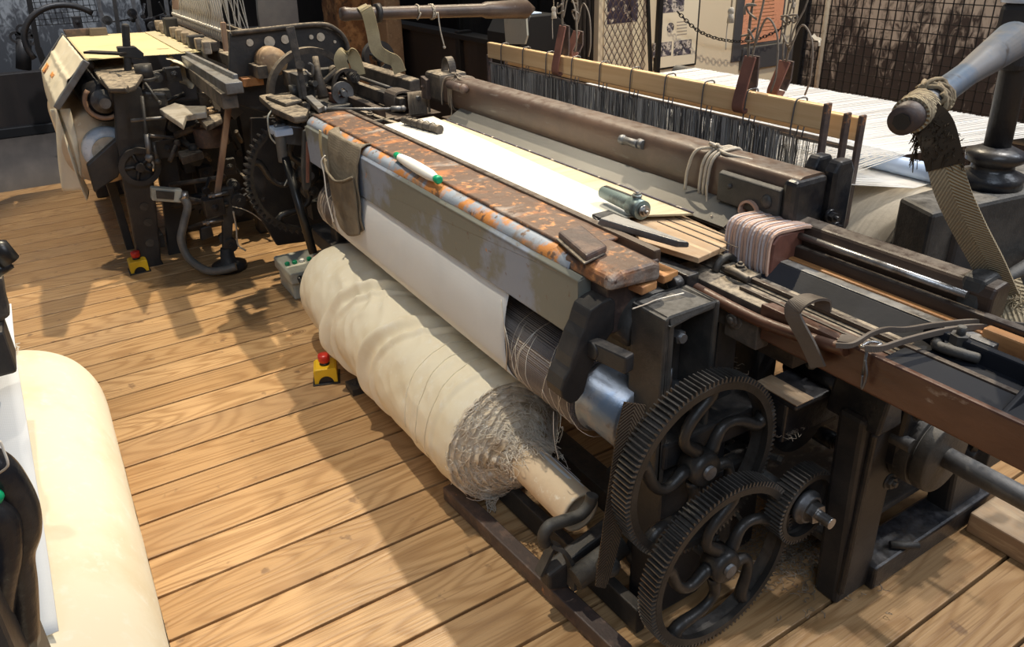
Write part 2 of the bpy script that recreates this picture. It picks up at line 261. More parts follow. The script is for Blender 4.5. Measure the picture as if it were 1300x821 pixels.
# ------------------------------------------------------------------ mesh building
class B:
    def __init__(s): s.v = []; s.f = []; s.sm = []; s.uv = {}
    def add(s, vs, fs, smooth=False):
        o = len(s.v); s.v += [Vector(v) for v in vs]
        for f in fs: s.f.append([i+o for i in f]); s.sm.append(smooth)
        return s
    def hexa(s, p):   # p: 4 bottom, 4 top, both counter-clockwise
        return s.add(p, [(3,2,1,0),(4,5,6,7),(0,1,5,4),(1,2,6,5),(2,3,7,6),(3,0,4,7)])
    def box(s, x0, x1, y0, y1, z0, z1):
        return s.hexa([(x0,y0,z0),(x1,y0,z0),(x1,y1,z0),(x0,y1,z0),(x0,y0,z1),(x1,y0,z1),(x1,y1,z1),(x0,y1,z1)])
    def bar(s, a, b, w, h, up=(0,0,1)):   # rectangular bar from a to b
        a = Vector(a); b = Vector(b); d = (b-a).normalized(); up = Vector(up)
        sd = d.cross(up).normalized(); u2 = sd.cross(d).normalized()
        sd *= w/2; u2 *= h/2
        return s.add([a-sd-u2, a+sd-u2, a+sd+u2, a-sd+u2, b-sd-u2, b+sd-u2, b+sd+u2, b-sd+u2], [(3,2,1,0),(4,5,6,7),(0,1,5,4),(1,2,6,5),(2,3,7,6),(3,0,4,7)])
    def cyl(s, a, b, r0, r1=None, n=20, caps=True, smooth=True):
        a = Vector(a); b = Vector(b); r1 = r0 if r1 is None else r1
        d = (b-a).normalized(); q = d.orthogonal().normalized(); w = d.cross(q)
        vs = []
        for c, r in ((a, r0), (b, r1)):
            for i in range(n):
                t = 2*PI*i/n; vs.append(c + (q*math.cos(t) + w*math.sin(t))*r)
        s.add(vs, [(i, (i+1) % n, n+(i+1) % n, n+i) for i in range(n)], smooth)
        if caps:
            s.add(vs[:n], [tuple(reversed(range(n)))]); s.add(vs[n:], [tuple(range(n))])
        return s
    def nut(s, c, d, r, h): d = Vector(d).normalized(); return s.cyl(c, Vector(c)+d*h, r, r, 6, True, False)
    def bolt(s, c, d, r, h):
        d = Vector(d).normalized(); s.cyl(Vector(c)-d*.002, Vector(c)+d*h*.25, r*1.6, r*1.6, 16); s.nut(Vector(c)+d*h*.25, d, r*1.2, h*.4)
        return s.cyl(Vector(c)+d*h*.5, Vector(c)+d*h, r*.6, r*.55, 10)
    def tube(s, pts, r, n=8, caps=True):
        pts = [Vector(p) for p in pts]; k = len(pts)
        rs = r if isinstance(r, (list, tuple)) else [r]*k
        t0 = (pts[1]-pts[0]).normalized(); q = t0.orthogonal().normalized(); vs = []
        for i, p in enumerate(pts):
            t = (pts[min(i+1, k-1)]-pts[max(i-1, 0)]).normalized()
            q = (q - t*q.dot(t)).normalized(); w = t.cross(q)
            for j in range(n):
                a = 2*PI*j/n; vs.append(p+(q*math.cos(a)+w*math.sin(a))*rs[i])
        fs = [(i*n+j, i*n+(j+1) % n, (i+1)*n+(j+1) % n, (i+1)*n+j) for i in range(k-1) for j in range(n)]
        s.add(vs, fs, True)
        if caps: s.add(vs[:n], [tuple(reversed(range(n)))]); s.add(vs[-n:], [tuple(range(n))])
        return s
    def ribbon(s, pts, wid, th, wdir):    # strap: wdir is its width direction (one vector or one per point); UV across/along
        pts = [Vector(p) for p in pts]; k = len(pts); o = len(s.v); vs = []; ln = 0; fl = []
        for i, p in enumerate(pts):
            t = (pts[min(i+1, k-1)]-pts[max(i-1, 0)]).normalized()
            wd = Vector(wdir[i] if isinstance(wdir, list) else wdir); wd = (wd - t*wd.dot(t)).normalized()
            w = wid[i] if isinstance(wid, list) else wid
            nn = t.cross(wd)*th/2; wd = wd*w/2
            vs += [p-wd-nn, p+wd-nn, p+wd+nn, p-wd+nn]
            if i: ln += (pts[i]-pts[i-1]).length
            fl.append(ln)
        w0 = wid[0] if isinstance(wid, list) else wid
        fs = []
        for i in range(k-1):
            a = i*4; b = a+4
            for j in range(4): fs.append((a+j, a+(j+1) % 4, b+(j+1) % 4, b+j))
        fs += [(3,2,1,0), ((k-1)*4, (k-1)*4+1, (k-1)*4+2, (k-1)*4+3)]
        s.add(vs, fs, False)
        for i in range(k):
            for j, u in enumerate((0, 1, 1, 0)): s.uv[o+i*4+j] = (u, fl[i]/w0)
        return s
    def prism(s, poly, ax, a, b):         # polygon in the two other axes, extruded along ax from a to b
        def mk(p, c):
            return (c, p[0], p[1]) if ax == 'x' else ((p[0], c, p[1]) if ax == 'y' else (p[0], p[1], c))
        n = len(poly); vs = [mk(p, a) for p in poly]+[mk(p, b) for p in poly]
        return s.add(vs, [tuple(reversed(range(n))), tuple(range(n, 2*n))]+[(i, (i+1) % n, n+(i+1) % n, n+i) for i in range(n)])
    def lathe(s, prof, o, d, n=28, smooth=True, caps=True):     # prof: (distance along d, radius)
        o = Vector(o); d = Vector(d).normalized(); q = d.orthogonal().normalized(); w = d.cross(q); vs = []
        for t, r in prof:
            for i in range(n):
                a = 2*PI*i/n; vs.append(o+d*t+(q*math.cos(a)+w*math.sin(a))*r)
        k = len(prof)
        s.add(vs, [(i*n+j, i*n+(j+1) % n, (i+1)*n+(j+1) % n, (i+1)*n+j) for i in range(k-1) for j in range(n)], smooth)
        if caps: s.add(vs[:n], [tuple(reversed(range(n)))]); s.add(vs[-n:], [tuple(range(n))])
        return s
    def ball(s, c, r, n=14, sc=(1,1,1)):
        c = Vector(c); m = n//2+1; vs = []
        for i in range(m+1):
            ph = PI*i/m
            for j in range(n):
                a = 2*PI*j/n; vs.append(c+Vector((math.sin(ph)*math.cos(a)*sc[0], math.sin(ph)*math.sin(a)*sc[1], math.cos(ph)*sc[2]))*r)
        return s.add(vs, [(i*n+j, (i+1)*n+j, (i+1)*n+(j+1) % n, i*n+(j+1) % n) for i in range(m) for j in range(n)], True)
    def grid(s, nu, nv, fn, smooth=True):
        vs = [fn(i/(nu-1), j/(nv-1)) for i in range(nu) for j in range(nv)]
        return s.add(vs, [(i*nv+j, (i+1)*nv+j, (i+1)*nv+j+1, i*nv+j+1) for i in range(nu-1) for j in range(nv-1)], smooth)
    def pieces(s, gap):      # connected pieces whose boxes lie further apart than gap
        n = len(s.v); p = list(range(n))
        def f(i):
            while p[i] != i: p[i] = p[p[i]]; i = p[i]
            return i
        for fc in s.f:
            a = f(fc[0])
            for j in fc[1:]: p[f(j)] = a
        bx = {}
        for i, v in enumerate(s.v):
            r = f(i)
            if r not in bx: bx[r] = [v.copy(), v.copy()]
            lo, hi = bx[r]
            for k in range(3): lo[k] = min(lo[k], v[k]); hi[k] = max(hi[k], v[k])
        if len(bx) > 300: return [s]
        ks = list(bx); g = {k: k for k in ks}
        def h(i):
            while g[i] != i: i = g[i]
            return i
        for i, a in enumerate(ks):
            for c in ks[i+1:]:
                if all(bx[a][0][k]-gap < bx[c][1][k] and bx[c][0][k]-gap < bx[a][1][k] for k in range(3)): g[h(c)] = h(a)
        res = {}
        for i, v in enumerate(s.v): res.setdefault(h(f(i)), []).append(i)
        if len(res) == 1: return [s]
        out = []; own = {i: k for k, l in res.items() for i in l}; nb = {}
        for k, l in res.items():
            b = B(); m = {i: j for j, i in enumerate(l)}; b.v = [s.v[i] for i in l]; b.uv = {m[i]: s.uv[i] for i in l if i in s.uv}; b.m = m; nb[k] = b; out.append(b)
        for fc, sm in zip(s.f, s.sm): b = nb[own[fc[0]]]; b.f.append([b.m[i] for i in fc]); b.sm.append(sm)
        return out
    def out(s, name, m, parent=None, bevel=0., label=None, cat=None, group=None, kind=None, solid=0., subsurf=0, seg=2):
        if parent is not None and not kind:
            ps = s.pieces(.012)
            if len(ps) > 1:
                ps.sort(key=lambda b: -len(b.v))
                return [b.out(name, m, parent, bevel, label, cat, group, kind, solid, subsurf, seg) for b in ps][0]
        off = Vector(parent['_w']) if parent is not None else Vector()
        own = Vector()
        if parent is None and not kind:           # origin at the thing's base
            lo = Vector([min(v[i] for v in s.v) for i in range(3)]); hi = Vector([max(v[i] for v in s.v) for i in range(3)])
            own = Vector(((lo.x+hi.x)/2, (lo.y+hi.y)/2, lo.z))
        elif parent is not None:
            lo = Vector([min(v[i] for v in s.v) for i in range(3)]); hi = Vector([max(v[i] for v in s.v) for i in range(3)]); own = (lo+hi)/2
        me = bpy.data.meshes.new(name); me.from_pydata([v-own for v in s.v], [], s.f)
        me.polygons.foreach_set('use_smooth', s.sm)
        if s.uv:
            uvl = me.uv_layers.new(name='UVMap')
            for lp in me.loops:
                uvl.data[lp.index].uv = s.uv.get(lp.vertex_index, (0, 0))
        me.materials.append(G[m] if isinstance(m, str) else m); me.update()
        bm = bmesh.new(); bm.from_mesh(me); bmesh.ops.remove_doubles(bm, verts=bm.verts, dist=1e-6) if not s.uv else None
        bmesh.ops.recalc_face_normals(bm, faces=bm.faces); bm.to_mesh(me); bm.free()
        o = bpy.data.objects.new(name, me); COL.objects.link(o)
        o.location = own-off
        o['_w'] = list(own)
        if parent is not None: o.parent = parent
        if solid:
            md = o.modifiers.new('solid', 'SOLIDIFY'); md.thickness = solid
        if bevel:
            md = o.modifiers.new('bevel', 'BEVEL'); md.width = bevel; md.segments = seg; md.limit_method = 'ANGLE'; md.angle_limit = math.radians(40); md.harden_normals = False
        if subsurf:
            md = o.modifiers.new('sub', 'SUBSURF'); md.levels = subsurf; md.render_levels = subsurf
        for k, val in (('label', label), ('category', cat), ('group', group), ('kind', kind)):
            if val: o[k] = val
        return o
def thing(name, label, cat, loc=(0, 0, 0), group=None):
    o = bpy.data.objects.new(name, None); COL.objects.link(o); o.location = loc; o['_w'] = list(loc)
    o.empty_display_size = .05
    o['label'] = label; o['category'] = cat
    if group: o['group'] = group
    return o
def curve(pts, n=8):     # Catmull-Rom through points
    P = [Vector(p) for p in pts]; P = [P[0]*2-P[1]]+P+[P[-1]*2-P[-2]]; out = []
    for i in range(1, len(P)-2):
        for k in range(n):
            t = k/n; a, b, c, d = P[i-1:i+3]
            out.append(.5*((2*b)+(c-a)*t+(2*a-5*b+4*c-d)*t*t+(3*b-a-3*c+d)*t**3))
    out.append(P[-2]); return out
def nz(x, y, z=0): return noise.noise(Vector((x, y, z)))
def rr(a, b): return random.uniform(a, b)
def arc(c, r, a0, a1, n, ax='x', x=0.):   # points on a circle in the plane normal to X
    return [(x, c[0]+r*math.cos(a0+(a1-a0)*i/n), c[1]+r*math.sin(a0+(a1-a0)*i/n)) for i in range(n+1)]
# ================================================================== THE SETTING
fl = B()
bw = .166; xs = -6.45; k = 0; bid = []
while xs < 2.4:
    yy = -2.2
    cuts = [-2.2, 6.2]
    n0 = len(fl.f)
    fl.hexa([(xs+.0035, cuts[0], -.03), (xs+bw-.0035, cuts[0], -.03), (xs+bw-.0035, cuts[1], -.03), (xs+.0035, cuts[1], -.03),
             (xs+.0045, cuts[0], 0), (xs+bw-.0045, cuts[0], 0), (xs+bw-.0045, cuts[1], 0), (xs+.0045, cuts[1], 0)])
    bid += [random.random()]*(len(fl.f)-n0)
    xs += bw; k += 1
fo = fl.out('floor', 'pine', kind='structure', bevel=.0025)
a_ = fo.data.attributes.new('board', 'FLOAT', 'FACE'); a_.data.foreach_set('value', bid)
B().box(-6.45, 2.45, -2.2, 6.2, -.08, -.031).out('floor_subfloor', 'black', kind='structure')
B().box(-12.5, -6.46, -4.5, 6.2, -.08, -.004).out('floor_far', 'concrete', kind='structure')

# far left: plinth, mural wall, mesh
B().box(-8.62, -8.5, -2.5, .75, -.004, .56).out('wall_plinth', 'slab', kind='structure', bevel=.01)
B().box(-8.66, -8.42, -2.5, .95, -.004, .09).out('trim_1', 'black', kind='structure', bevel=.01)
B().box(-9.5, -9.4, -4.0, 1.2, -.004, 3.2).out('wall_far', 'muralgrey', kind='structure')
B().box(-12.1, -12, -4.0, 6.2, -.004, 3.2).out('wall_far_dark', 'slab', kind='structure')
# long dark wall that closes the hall behind the looms
B().box(-12.0, -6.0, 6.0, 6.1, -.004, 3.2).out('wall_back_dark', 'slab', kind='structure')
B().box(-4.02, -3.9, 3.06, 5.0, -.004, 3.0).out('wall_poster', 'cream', kind='structure')
B().box(-4.02, 1.9, 5.0, 5.1, -.004, 3.0).out('wall_mural', 'mural', kind='structure')

def wire_mesh(b, o, du, dv, nu, nv, r=.0022):      # crimped wires in both directions as slim square rods
    o = Vector(o); du = Vector(du); dv = Vector(dv)
    for i in range(nu+1):
        p = o+du*i; b.cyl(p, p+dv*nv, r, r, 4, False, False)
    for j in range(nv+1):
        p = o+dv*j; b.cyl(p, p+du*nu, r, r, 4, False, False)
# mesh fence in front of the mural
t = thing('mesh_fence', 'black framed square wire mesh fence in front of the sepia mural at the right', 'fence', (-1.9, 3.6, 0))
b = B(); b.box(-2.845, -2.79, 3.58, 3.62, 0, 2.3).out('post', 'black', t, .004)
b = B(); b.box(-.3, -.25, 3.58, 3.62, 0, 2.3).out('post', 'black', t, .004)
b = B(); b.box(-2.79, -.3, 3.585, 3.615, 2.25, 2.3); b.box(-2.79, -.3, 3.585, 3.615, .1, .14); b.out('frame_rail', 'black', t, .003)
b = B(); wire_mesh(b, (-2.79, 3.6, .14), (.0452, 0, 0), (0, 0, .0452), 55, 46, .003); b.out('wire_mesh', 'black', t)
b = B(); b.tube([(-2.66, 3.58, 0), (-2.665, 3.58, 2.2)], .012, 8).out('support_rod', 'cord', t)
b = B(); b.ribbon(curve([(-2.72, 3.57, 1.08), (-2.70, 3.57, 1.065), (-2.67, 3.565, 1.06), (-2.665, 3.565, 1.03)]), .018, .002, (0, .3, 1)); b.out('tape_tag', 'whitestring', t)
# diamond mesh screen left of the posters
t = thing('diamond_mesh_screen', 'dark framed diamond wire screen hanging in front of the cream poster wall', 'screen', (-3.75, 3.3, .7))
x0 = -3.75
P = lambda u, v: at(u, v, 'x', x0)
b = B(); b.bar(P(820, -60), P(826, 92), .018, .02, (1, 0, 0)); b.out('frame_post', 'black', t)
b = B(); b.bar(P(842, -60), P(834, 95), .03, .02, (1, 0, 0)); b.out('frame_post', 'black', t)
b = B(); ya, yb, za, zb = P(768, 0).y, P(823, 0).y, .7, 1.6; s = .075; n = 26
hh = zb-za; dd = s/2
for i in range(-30, 30):
    for sg in (1, -1):
        y0 = ya+i*.042; p0 = (y0, za); p1 = (y0+sg*hh*.62, zb)
        # clip to ya..yb
        f = lambda yy_: (yy_-p0[0])/(p1[0]-p0[0])
        ta, tb = sorted((f(ya), f(yb))); ta = max(ta, 0); tb = min(tb, 1)
        if tb > ta+.02:
            q = lambda t_: (x0, p0[0]+(p1[0]-p0[0])*t_, p0[1]+(p1[1]-p0[1])*t_)
            b.cyl(q(ta), q(tb), .0024, .0024, 4, False, False)
b.out('diamond_mesh', 'plate', t)
# posters on the cream wall
xw = -3.898
def wallquad(b, u0, v0, u1, v1, th=.006, x=xw):
    a = at(u0, v0, 'x', x); c = at(u1, v1, 'x', x)
    b.box(x, x+th, min(a.y, c.y), max(a.y, c.y), min(a.z, c.z), max(a.z, c.z)); return b
t = thing('photo_poster', 'cream poster with small monochrome photographs in a thin black frame', 'poster', (xw, 3.6, .8))
b = B(); wallquad(b, 836, -40, 882, 82, .010).out('frame', 'black', t)
b = B(); wallquad(b, 838, -38, 880, 80, .013).out('card', 'poster', t)
b = B(); wallquad(b, 836, -28, 866, 14, .0145).out('photograph', 'photo', t)
b = B(); c = at(851, 35, 'x', xw+.013); b.cyl(c, c+Vector((.002, 0, 0)), .031, .031, 20).out('oval_photograph', 'photo', t)
b = B(); wallquad(b, 828, 55, 850, 70, .0145).out('photograph', 'photo', t)
b = B(); wallquad(b, 854, 52, 875, 68, .0145).out('photograph', 'photo', t)
b = B()
for i in range(5): a = at(862, 28+i*4, 'x', xw+.013); b.box(a.x, a.x+.0012, a.y-.02, a.y+.07, a.z-.003, a.z+.003)
b.out('printed_lines', 'ink', t)
t = thing('photo_poster', 'cream poster with one dark photograph behind the diamond mesh', 'poster', (xw, 3.3, .9))
b = B(); wallquad(b, 768, -40, 812, 88, .008).out('card', 'poster', t)
b = B(); wallquad(b, 771, -30, 808, 27, .010).out('photograph', 'photodark', t)
t = thing('salmon_poster', 'salmon pink printed poster behind the hanging cords', 'poster', (xw, 4.5, .8))
b = B(); wallquad(b, 948, -60, 990, 53, .010).out('frame', 'greysheet', t)
b = B(); wallquad(b, 950, -58, 988, 50, .013).out('card', 'posterpink', t)
b = B()
for i in range(9): a = at(968, 2+i*4.6, 'x', xw+.013); b.box(a.x, a.x+.0012, a.y-.12, a.y+.12, a.z-.002, a.z+.002)
b.out('printed_lines', 'brick', t)
b = B(); wallquad(b, 940, 62, 1012, 78, .03).out('trim_2', 'greysheet', None, .003, kind='structure')
B().box(xw, xw+.012, 4.25, 4.36, .74, 1.9).out('trim_3', 'greysheet', None, .002, kind='structure')
# sagging chain
def chain(name, pts, r, label):
    c = curve(pts, 14); b = B(); L = []; acc = 0; last = c[0]; pos = [c[0]]
    for p in c[1:]:
        while (p-last).length >= r*2.7: last = last+(p-last).normalized()*r*2.7; pos.append(last)
    for i in range(len(pos)-1):
        m_ = (pos[i]+pos[i+1])/2; d = (pos[i+1]-pos[i]).normalized(); s_ = d.orthogonal().normalized(); s_ = s_ if i % 2 else d.cross(s_)
        ring = [m_+d*math.cos(q)*r*1.9+s_*math.sin(q)*r for q in [2*PI*k/10 for k in range(11)]]
        b.tube(ring, r*.28, 5, False)
    b.out(name, 'black', label=label, cat='chain')
chain('hanging_chain', [at(860, 15, 'x', -3.8), at(885, 38, 'x', -3.8), at(915, 50, 'x', -3.8), at(950, 52, 'x', -3.8), at(985, 40, 'x', -3.8), at(1015, 18, 'x', -3.8)], .011, 'thin dark chain sagging across the cream poster wall')
# black curtain and dark display partitions behind the loom
b = B()
n = 60; ya, yb = at(733, 40, 'x', -3.97).y, at(766, 40, 'x', -3.97).y
def cf(i, j): return Vector((-3.97+.02*math.sin(i*38), ya+(yb-ya)*i, 2.4*j))
b.grid(60, 3, cf).out('black_curtain', 'curtain', label='black curtain hanging left of the cream poster wall', cat='curtain', solid=.006)
t = thing('display_partition', 'dark brown low display case behind the long hand rail', 'partition', (-5.5, 3.05, 0))
b = B(); b.box(-7.6, -4.5, 3.0, 3.06, .08, .86).out('panel', 'slab', t, .004)
for xx in (-7.6, -5.62, -4.56):
    B().box(xx, xx+.07, 2.96, 3.08, 0, .92).out('post', 'black', t, .004)
B().box(-7.6, -4.45, 2.95, 3.1, .86, .90).out('top_rail', 'black', t, .004)
t = thing('display_partition', 'tall dark screen standing behind the low display case', 'partition', (-6, 4.4, 0))
B().box(-8.2, -4.9, 4.4, 4.45, .05, 2.4).out('panel', 'curtain', t, .004)
for xx in (-8.2, -6.6, -5.0): B().box(xx, xx+.06, 4.36, 4.48, 0, 2.42).out('post', 'black', t, .004)
# a grey cabinet edge and pale hanging tag by the cords
t = thing('dark_machine_hood', 'dark machine hood with a pale blue rim behind the leather straps', 'machine', (-4.2, 2.8, .7))
b = B(); b.prism([(2.55, .72), (2.95, .72), (2.95, 1.05), (2.80, 1.16), (2.62, 1.16), (2.55, 1.05)], 'x', -4.4, -4.0); b.out('hood', 'black', t, .01)
b = B(); b.box(-4.30, -4.02, 2.60, 2.72, 1.162, 1.172).out('rim', 'bluepipe', t, .004)
b = B(); b.box(-4.32, -4.08, 2.6, 2.9, 0, .72).out('pedestal', 'black', t, .01)
P = lambda u, v: at(u, v, 'y', 2.5)
b = B(); pts = [P(639, 14), P(667, 14), P(669, 45), P(666, 56), P(642, 56)]
b.prism([(p.x, p.z) for p in pts], 'y', 2.5, 2.512); b.out('pale_card', 'greybox', label='pale grey card hanging under the far wooden arm', cat='card')

# brown brick like bale and tall grey sheet behind the far loom end
t = thing('brick_pier', 'rust brown brick pier behind the far end of the main loom', 'pier', (-7.0, 2.75, 0))
B().box(-7.25, -6.85, 2.45, 2.78, 0, 2.4).out('brickwork', 'brick', t, .01)
B().box(-7.05, -6.6, 2.80, 2.95, 0, 2.4).out('wooden_upright', 'rawwood', t, .01)
b = B(); P = lambda u, v: at(u, v, 'x', -5.9)
b.prism([(P(322, -30).y, P(322, -30).z), (P(372, -30).y, P(372, -30).z), (P(372, 40).y, 0), (P(330, 40).y, 0), (P(326, 20).y, P(326, 20).z)], 'x', -5.9, -5.86)
b.out('grey_metal_sheet', 'greysheet', label='tall dark grey metal sheet standing behind the holed casting', cat='sheet', bevel=.003)

# ================================================================== PIRN, POUCH
t = thing('pirn', 'white wound yarn pirn with green plastic tips lying on the rusty beam', 'pirn', (-2.28, .99, .957))
pa = at(503, 197, 'z', .973); pb = at(558, 229, 'z', .973); d = (pb-pa).normalized(); Ln = (pb-pa).length
B().lathe([(Ln*.07, .010), (Ln*.12, .013), (Ln*.3, .0165), (Ln*.55, .0175), (Ln*.8, .0165), (Ln*.9, .012), (Ln*.93, .009)], pa, d, 24).out('yarn', 'white', t)
B().lathe([(0, .007), (.002, .0115), (Ln*.06, .012), (Ln*.09, .0125), (Ln*.11, .009)], pa, d, 18).out('tip', 'green', t, label='green plastic tip at the thicker end')
B().lathe([(Ln*.91, .0095), (Ln*.95, .0125), (Ln*.985, .0125), (Ln, .009)], pa, d, 18).out('tip', 'green', t)

# ================================================================== MAIN LOOM
A = thing('power_loom', 'old black power loom with rusty grey breast beam weaving white cloth, nearest the camera', 'loom', (-2.0, 1.6, 0))
X0, X1 = -3.03, -1.19
# --- breast beam
bb = B(); bb.box(X0, X1+.055, .93, 1.075, .80, .948); beam = bb.out('breast_beam', 'plate', A, .004)
b = B(); b.prism([(.895, .775), (.905, .775), (.905, .90), (.915, .925), (.905, .93), (.895, .92)], 'x', X0, X1)
b.prism([(.895, .79), (.93, .79), (.93, .93), (.895, .92)], 'x', X1-.006, X1)
b.prism([(.895, .78), (1.06, .84), (1.06, .94), (.895, .92)], 'x', X0, X0+.006)
b.out('fascia_plate', 'paint', beam, .002)
def edgef(u, v):    # rounded chipped shoulder between fascia and top
    x = X0+(X1-.05-X0)*u; a = PI*.5*v
    return Vector((x, .937-.034*math.cos(a)+.0015*nz(x*9, v*3), .925+.031*math.sin(a)+.0012*nz(x*14, v*5)))
B().grid(120, 8, edgef).out('chipped_edge', 'paintedge', beam, solid=.004)
def topf(u, v):
    x = X0+(X1-.07-X0)*u; y = .934+.125*v
    return Vector((x, y, .9555+.0014*nz(x*8, y*20)+.001*nz(x*30, y*40, 3)))
B().grid(200, 14, topf).out('rusty_top_board', 'rust', beam, solid=.008)
b = B(); b.box(X0, X1+.05, 1.062, 1.084, .935, .969); b.out('back_ridge', 'darkwood', beam, .005)
# end block + iron plate
b = B(); b.prism([(.905, .925), (1.05, .915), (1.05, .955), (1.03, .964), (.94, .964), (.912, .952)], 'x', -1.27, -1.10); b.out('beam_end', 'rust', beam, .012, seg=3)
pl = [at(708, 300, 'z', .972), at(738, 291, 'z', .972), at(771, 318, 'z', .972), at(744, 331, 'z', .972)]
b = B(); b.prism([(p.x, p.y) for p in pl], 'z', .966, .985); b.out('iron_plate', 'plate', beam, .006)
b = B(); b.prism([(p.x*1.0+.004, p.y-.008) for p in pl], 'z', .964, .970); b.out('plate_seat', 'irondust', beam, .003)
for (u0, v0, u1, v1, w) in ((770, 318, 852, 352, .05), (770, 342, 825, 366, .05)):
    a = at(u0, v0, 'z', .91); c = at(u1, v1, 'z', .905); b = B(); b.bar(a, c, w, .02); b.out('splintered_batten', 'orangewood', A, .003)
# canvas pouch
t = thing('canvas_pouch', 'dark worn canvas pouch draped over the rusty breast beam', 'pouch', (-2.62, .89, .62))
xa, xb = -2.745, -2.435
def pch(u, v):
    x = xa+(xb-xa)*u
    sag = 4*u*(1-u)
    top = .972-.006*sag
    pts = [(.945, .966), (.925, .966), (.900, .955), (.878, .90), (.872, .80), (.874, .70), (.880, .655)]
    s = v*(len(pts)-1); i = min(int(s), len(pts)-2); f = s-i
    y = pts[i][0]*(1-f)+pts[i+1][0]*f; z = pts[i][1]*(1-f)+pts[i+1][1]*f
    if v > .35: z -= (.05*sag)*(v-.35)*1.2; x += (.03*(v-.35))*(1-u)*2.2-.02*(v-.35)*u
    if v < .35: z -= .034*sag*(.35-v)/.35; y -= .022*sag*(.35-v)/.35
    y -= .012*sag*max(0, v-.3)+.007*nz(x*14, z*12)
    y += .030*(1-sag)*0*v
    if u < .12: z += 0
    return Vector((x, y, z))
pc = B(); pc.grid(30, 40, pch).out('back_panel', 'canvas', t, solid=.005)
def pch2(u, v):
    x = xa+.012+(xb-xa-.02)*u; sag = 4*u*(1-u)
    z = .855-.215*v-.045*sag*(1-v)*.9-.03*sag*v
    y = .868-.022*sag*(1-v*.6)-.004+.006*nz(x*16, z*14, 5)
    x += .03*v*(1-u)*1.2-.012*v*u
    return Vector((x, y, z))
B().grid(28, 24, pch2).out('front_pocket', 'canvas', t, solid=.005)
b = B(); b.tube([pch2(i/20, 0)+Vector((0, -.003, .002)) for i in range(21)], .0045, 6); b.out('pocket_hem', 'canvas', t)
b = B(); b.ribbon(curve([(-2.772, .873, .955), (-2.775, .868, .90), (-2.775, .87, .85), (-2.755, .872, .82)]), .022, .004, (1, 0, 0)); b.out('side_strap', 'beltolive', t)
b = B(); b.tube(curve([(-2.75, .872, .865), (-2.765, .86, .84), (-2.76, .862, .79), (-2.755, .86, .70), (-2.75, .87, .60)]), .0028, 6); b.out('tie_string', 'whitestring', t)

# --- woven cloth on the loom (from the fell over to the take-up roller)
def clothtop(u, v):
    x = -2.70+(-1.385+2.70)*u; y = 1.083+(1.318-.085*u-1.083)*v
    return Vector((x-.02*v*(1-u)+.03*v*u, y, .955+.0015*nz(x*3, y*6)))
W = thing('woven_cloth', 'white woven cloth stretched from the reed down to the take-up roller', 'cloth', (-2.0, 1.1, .45))
B().grid(60, 16, clothtop).out('woven_surface', 'whitecloth', W, solid=.002)
Yc, Zc, Rr = 1.0, .585, .106
path = [(1.075, .950), (1.02, .90), (.955, .84), (.915, .79), (.896, .72), (.8905, .65)]
for i in range(10):
    a = PI+.05+(PI*.62)*i/9; path.append((Yc+(Rr+.003)*math.cos(a), Zc+(Rr+.003)*math.sin(a)))
path.append((1.06, .43))
pc_ = curve([(0, p[0], p[1]) for p in path], 4)
def sheetf(u, v):
    s = v*(len(pc_)-1); i = min(int(s), len(pc_)-2); p = pc_[i].lerp(pc_[i+1], s-i)
    xl = -2.775+.10*max(0, .5-v)*0; xr = -1.50+.02*v
    x = xl+(xr-xl)*u
    y = p.y-.010*math.exp(-((v-.32)/.16)**2)*(.6+.4*nz(x*2.2, 1))+.002*nz(x*7, v*9)
    return Vector((x, y, p.z))
B().grid(60, 60, sheetf).out('hanging_sheet', 'sheet', W, solid=.0015)
b = B(); b.tube(curve([(-1.495, .88, .76), (-1.47, .87, .70), (-1.475, .88, .63), (-1.49, .885, .55)]), .0015, 5)
b.tube(curve([(-1.50, .885, .70), (-1.45, .87, .66), (-1.46, .88, .60)]), .0012, 5); b.out('selvedge_thread', 'thread', W)
# unwoven band by the reed
b = B(); b.prism([(-2.66, 1.30), (-1.38, 1.20), (-1.30, 1.335), (-2.66, 1.335)], 'z', .947, .952); b.out('unwoven_band', 'warpband', W)
b = B(); b.box(-2.64, -1.30, 1.332, 1.337, .953, .956).out('dark_selvedge_line', 'photodark', W)

# --- take-up roller
tr = B(); tr.lathe([(0, .02), (0, Rr-.004), (.004, Rr), (1.80, Rr), (1.803, Rr-.004), (1.803, .02)], (-3.02, Yc, Zc), (1, 0, 0), 48)
roller = tr.out('takeup_roller', 'wrap', A)
B().lathe([(0, .095), (.012, .096), (.014, .088), (.135, .088), (.136, .05)], (-1.217, Yc, Zc), (1, 0, 0), 40).out('roller_end', 'pipe', roller, label='bluish bare steel end of the roller')
b = B()
for i in range(26):     # loose turns of yarn round the roller ends
    xo = rr(-1.47, -1.215) if i % 2 else rr(-3.0, -2.8); tl = rr(-.05, .05); a0 = rr(0, 6); a1 = a0+rr(3, 6.5)
    b.tube([(xo+tl*math.sin(a0+(a1-a0)*k/24)+.01*nz(k*.3, i), Yc+(Rr+.002+.002*abs(nz(k*.5, i*3)))*math.cos(a0+(a1-a0)*k/24), Zc+(Rr+.002+.002*abs(nz(k*.5, i*3)))*math.sin(a0+(a1-a0)*k/24)) for k in range(25)], .0009, 4)
b.tube(curve([(-1.30, .905, .52), (-1.29, .90, .45), (-1.285, .91, .38)]), .001, 4)
b.out('loose_yarn_turns', 'thread', roller, kind='stuff')

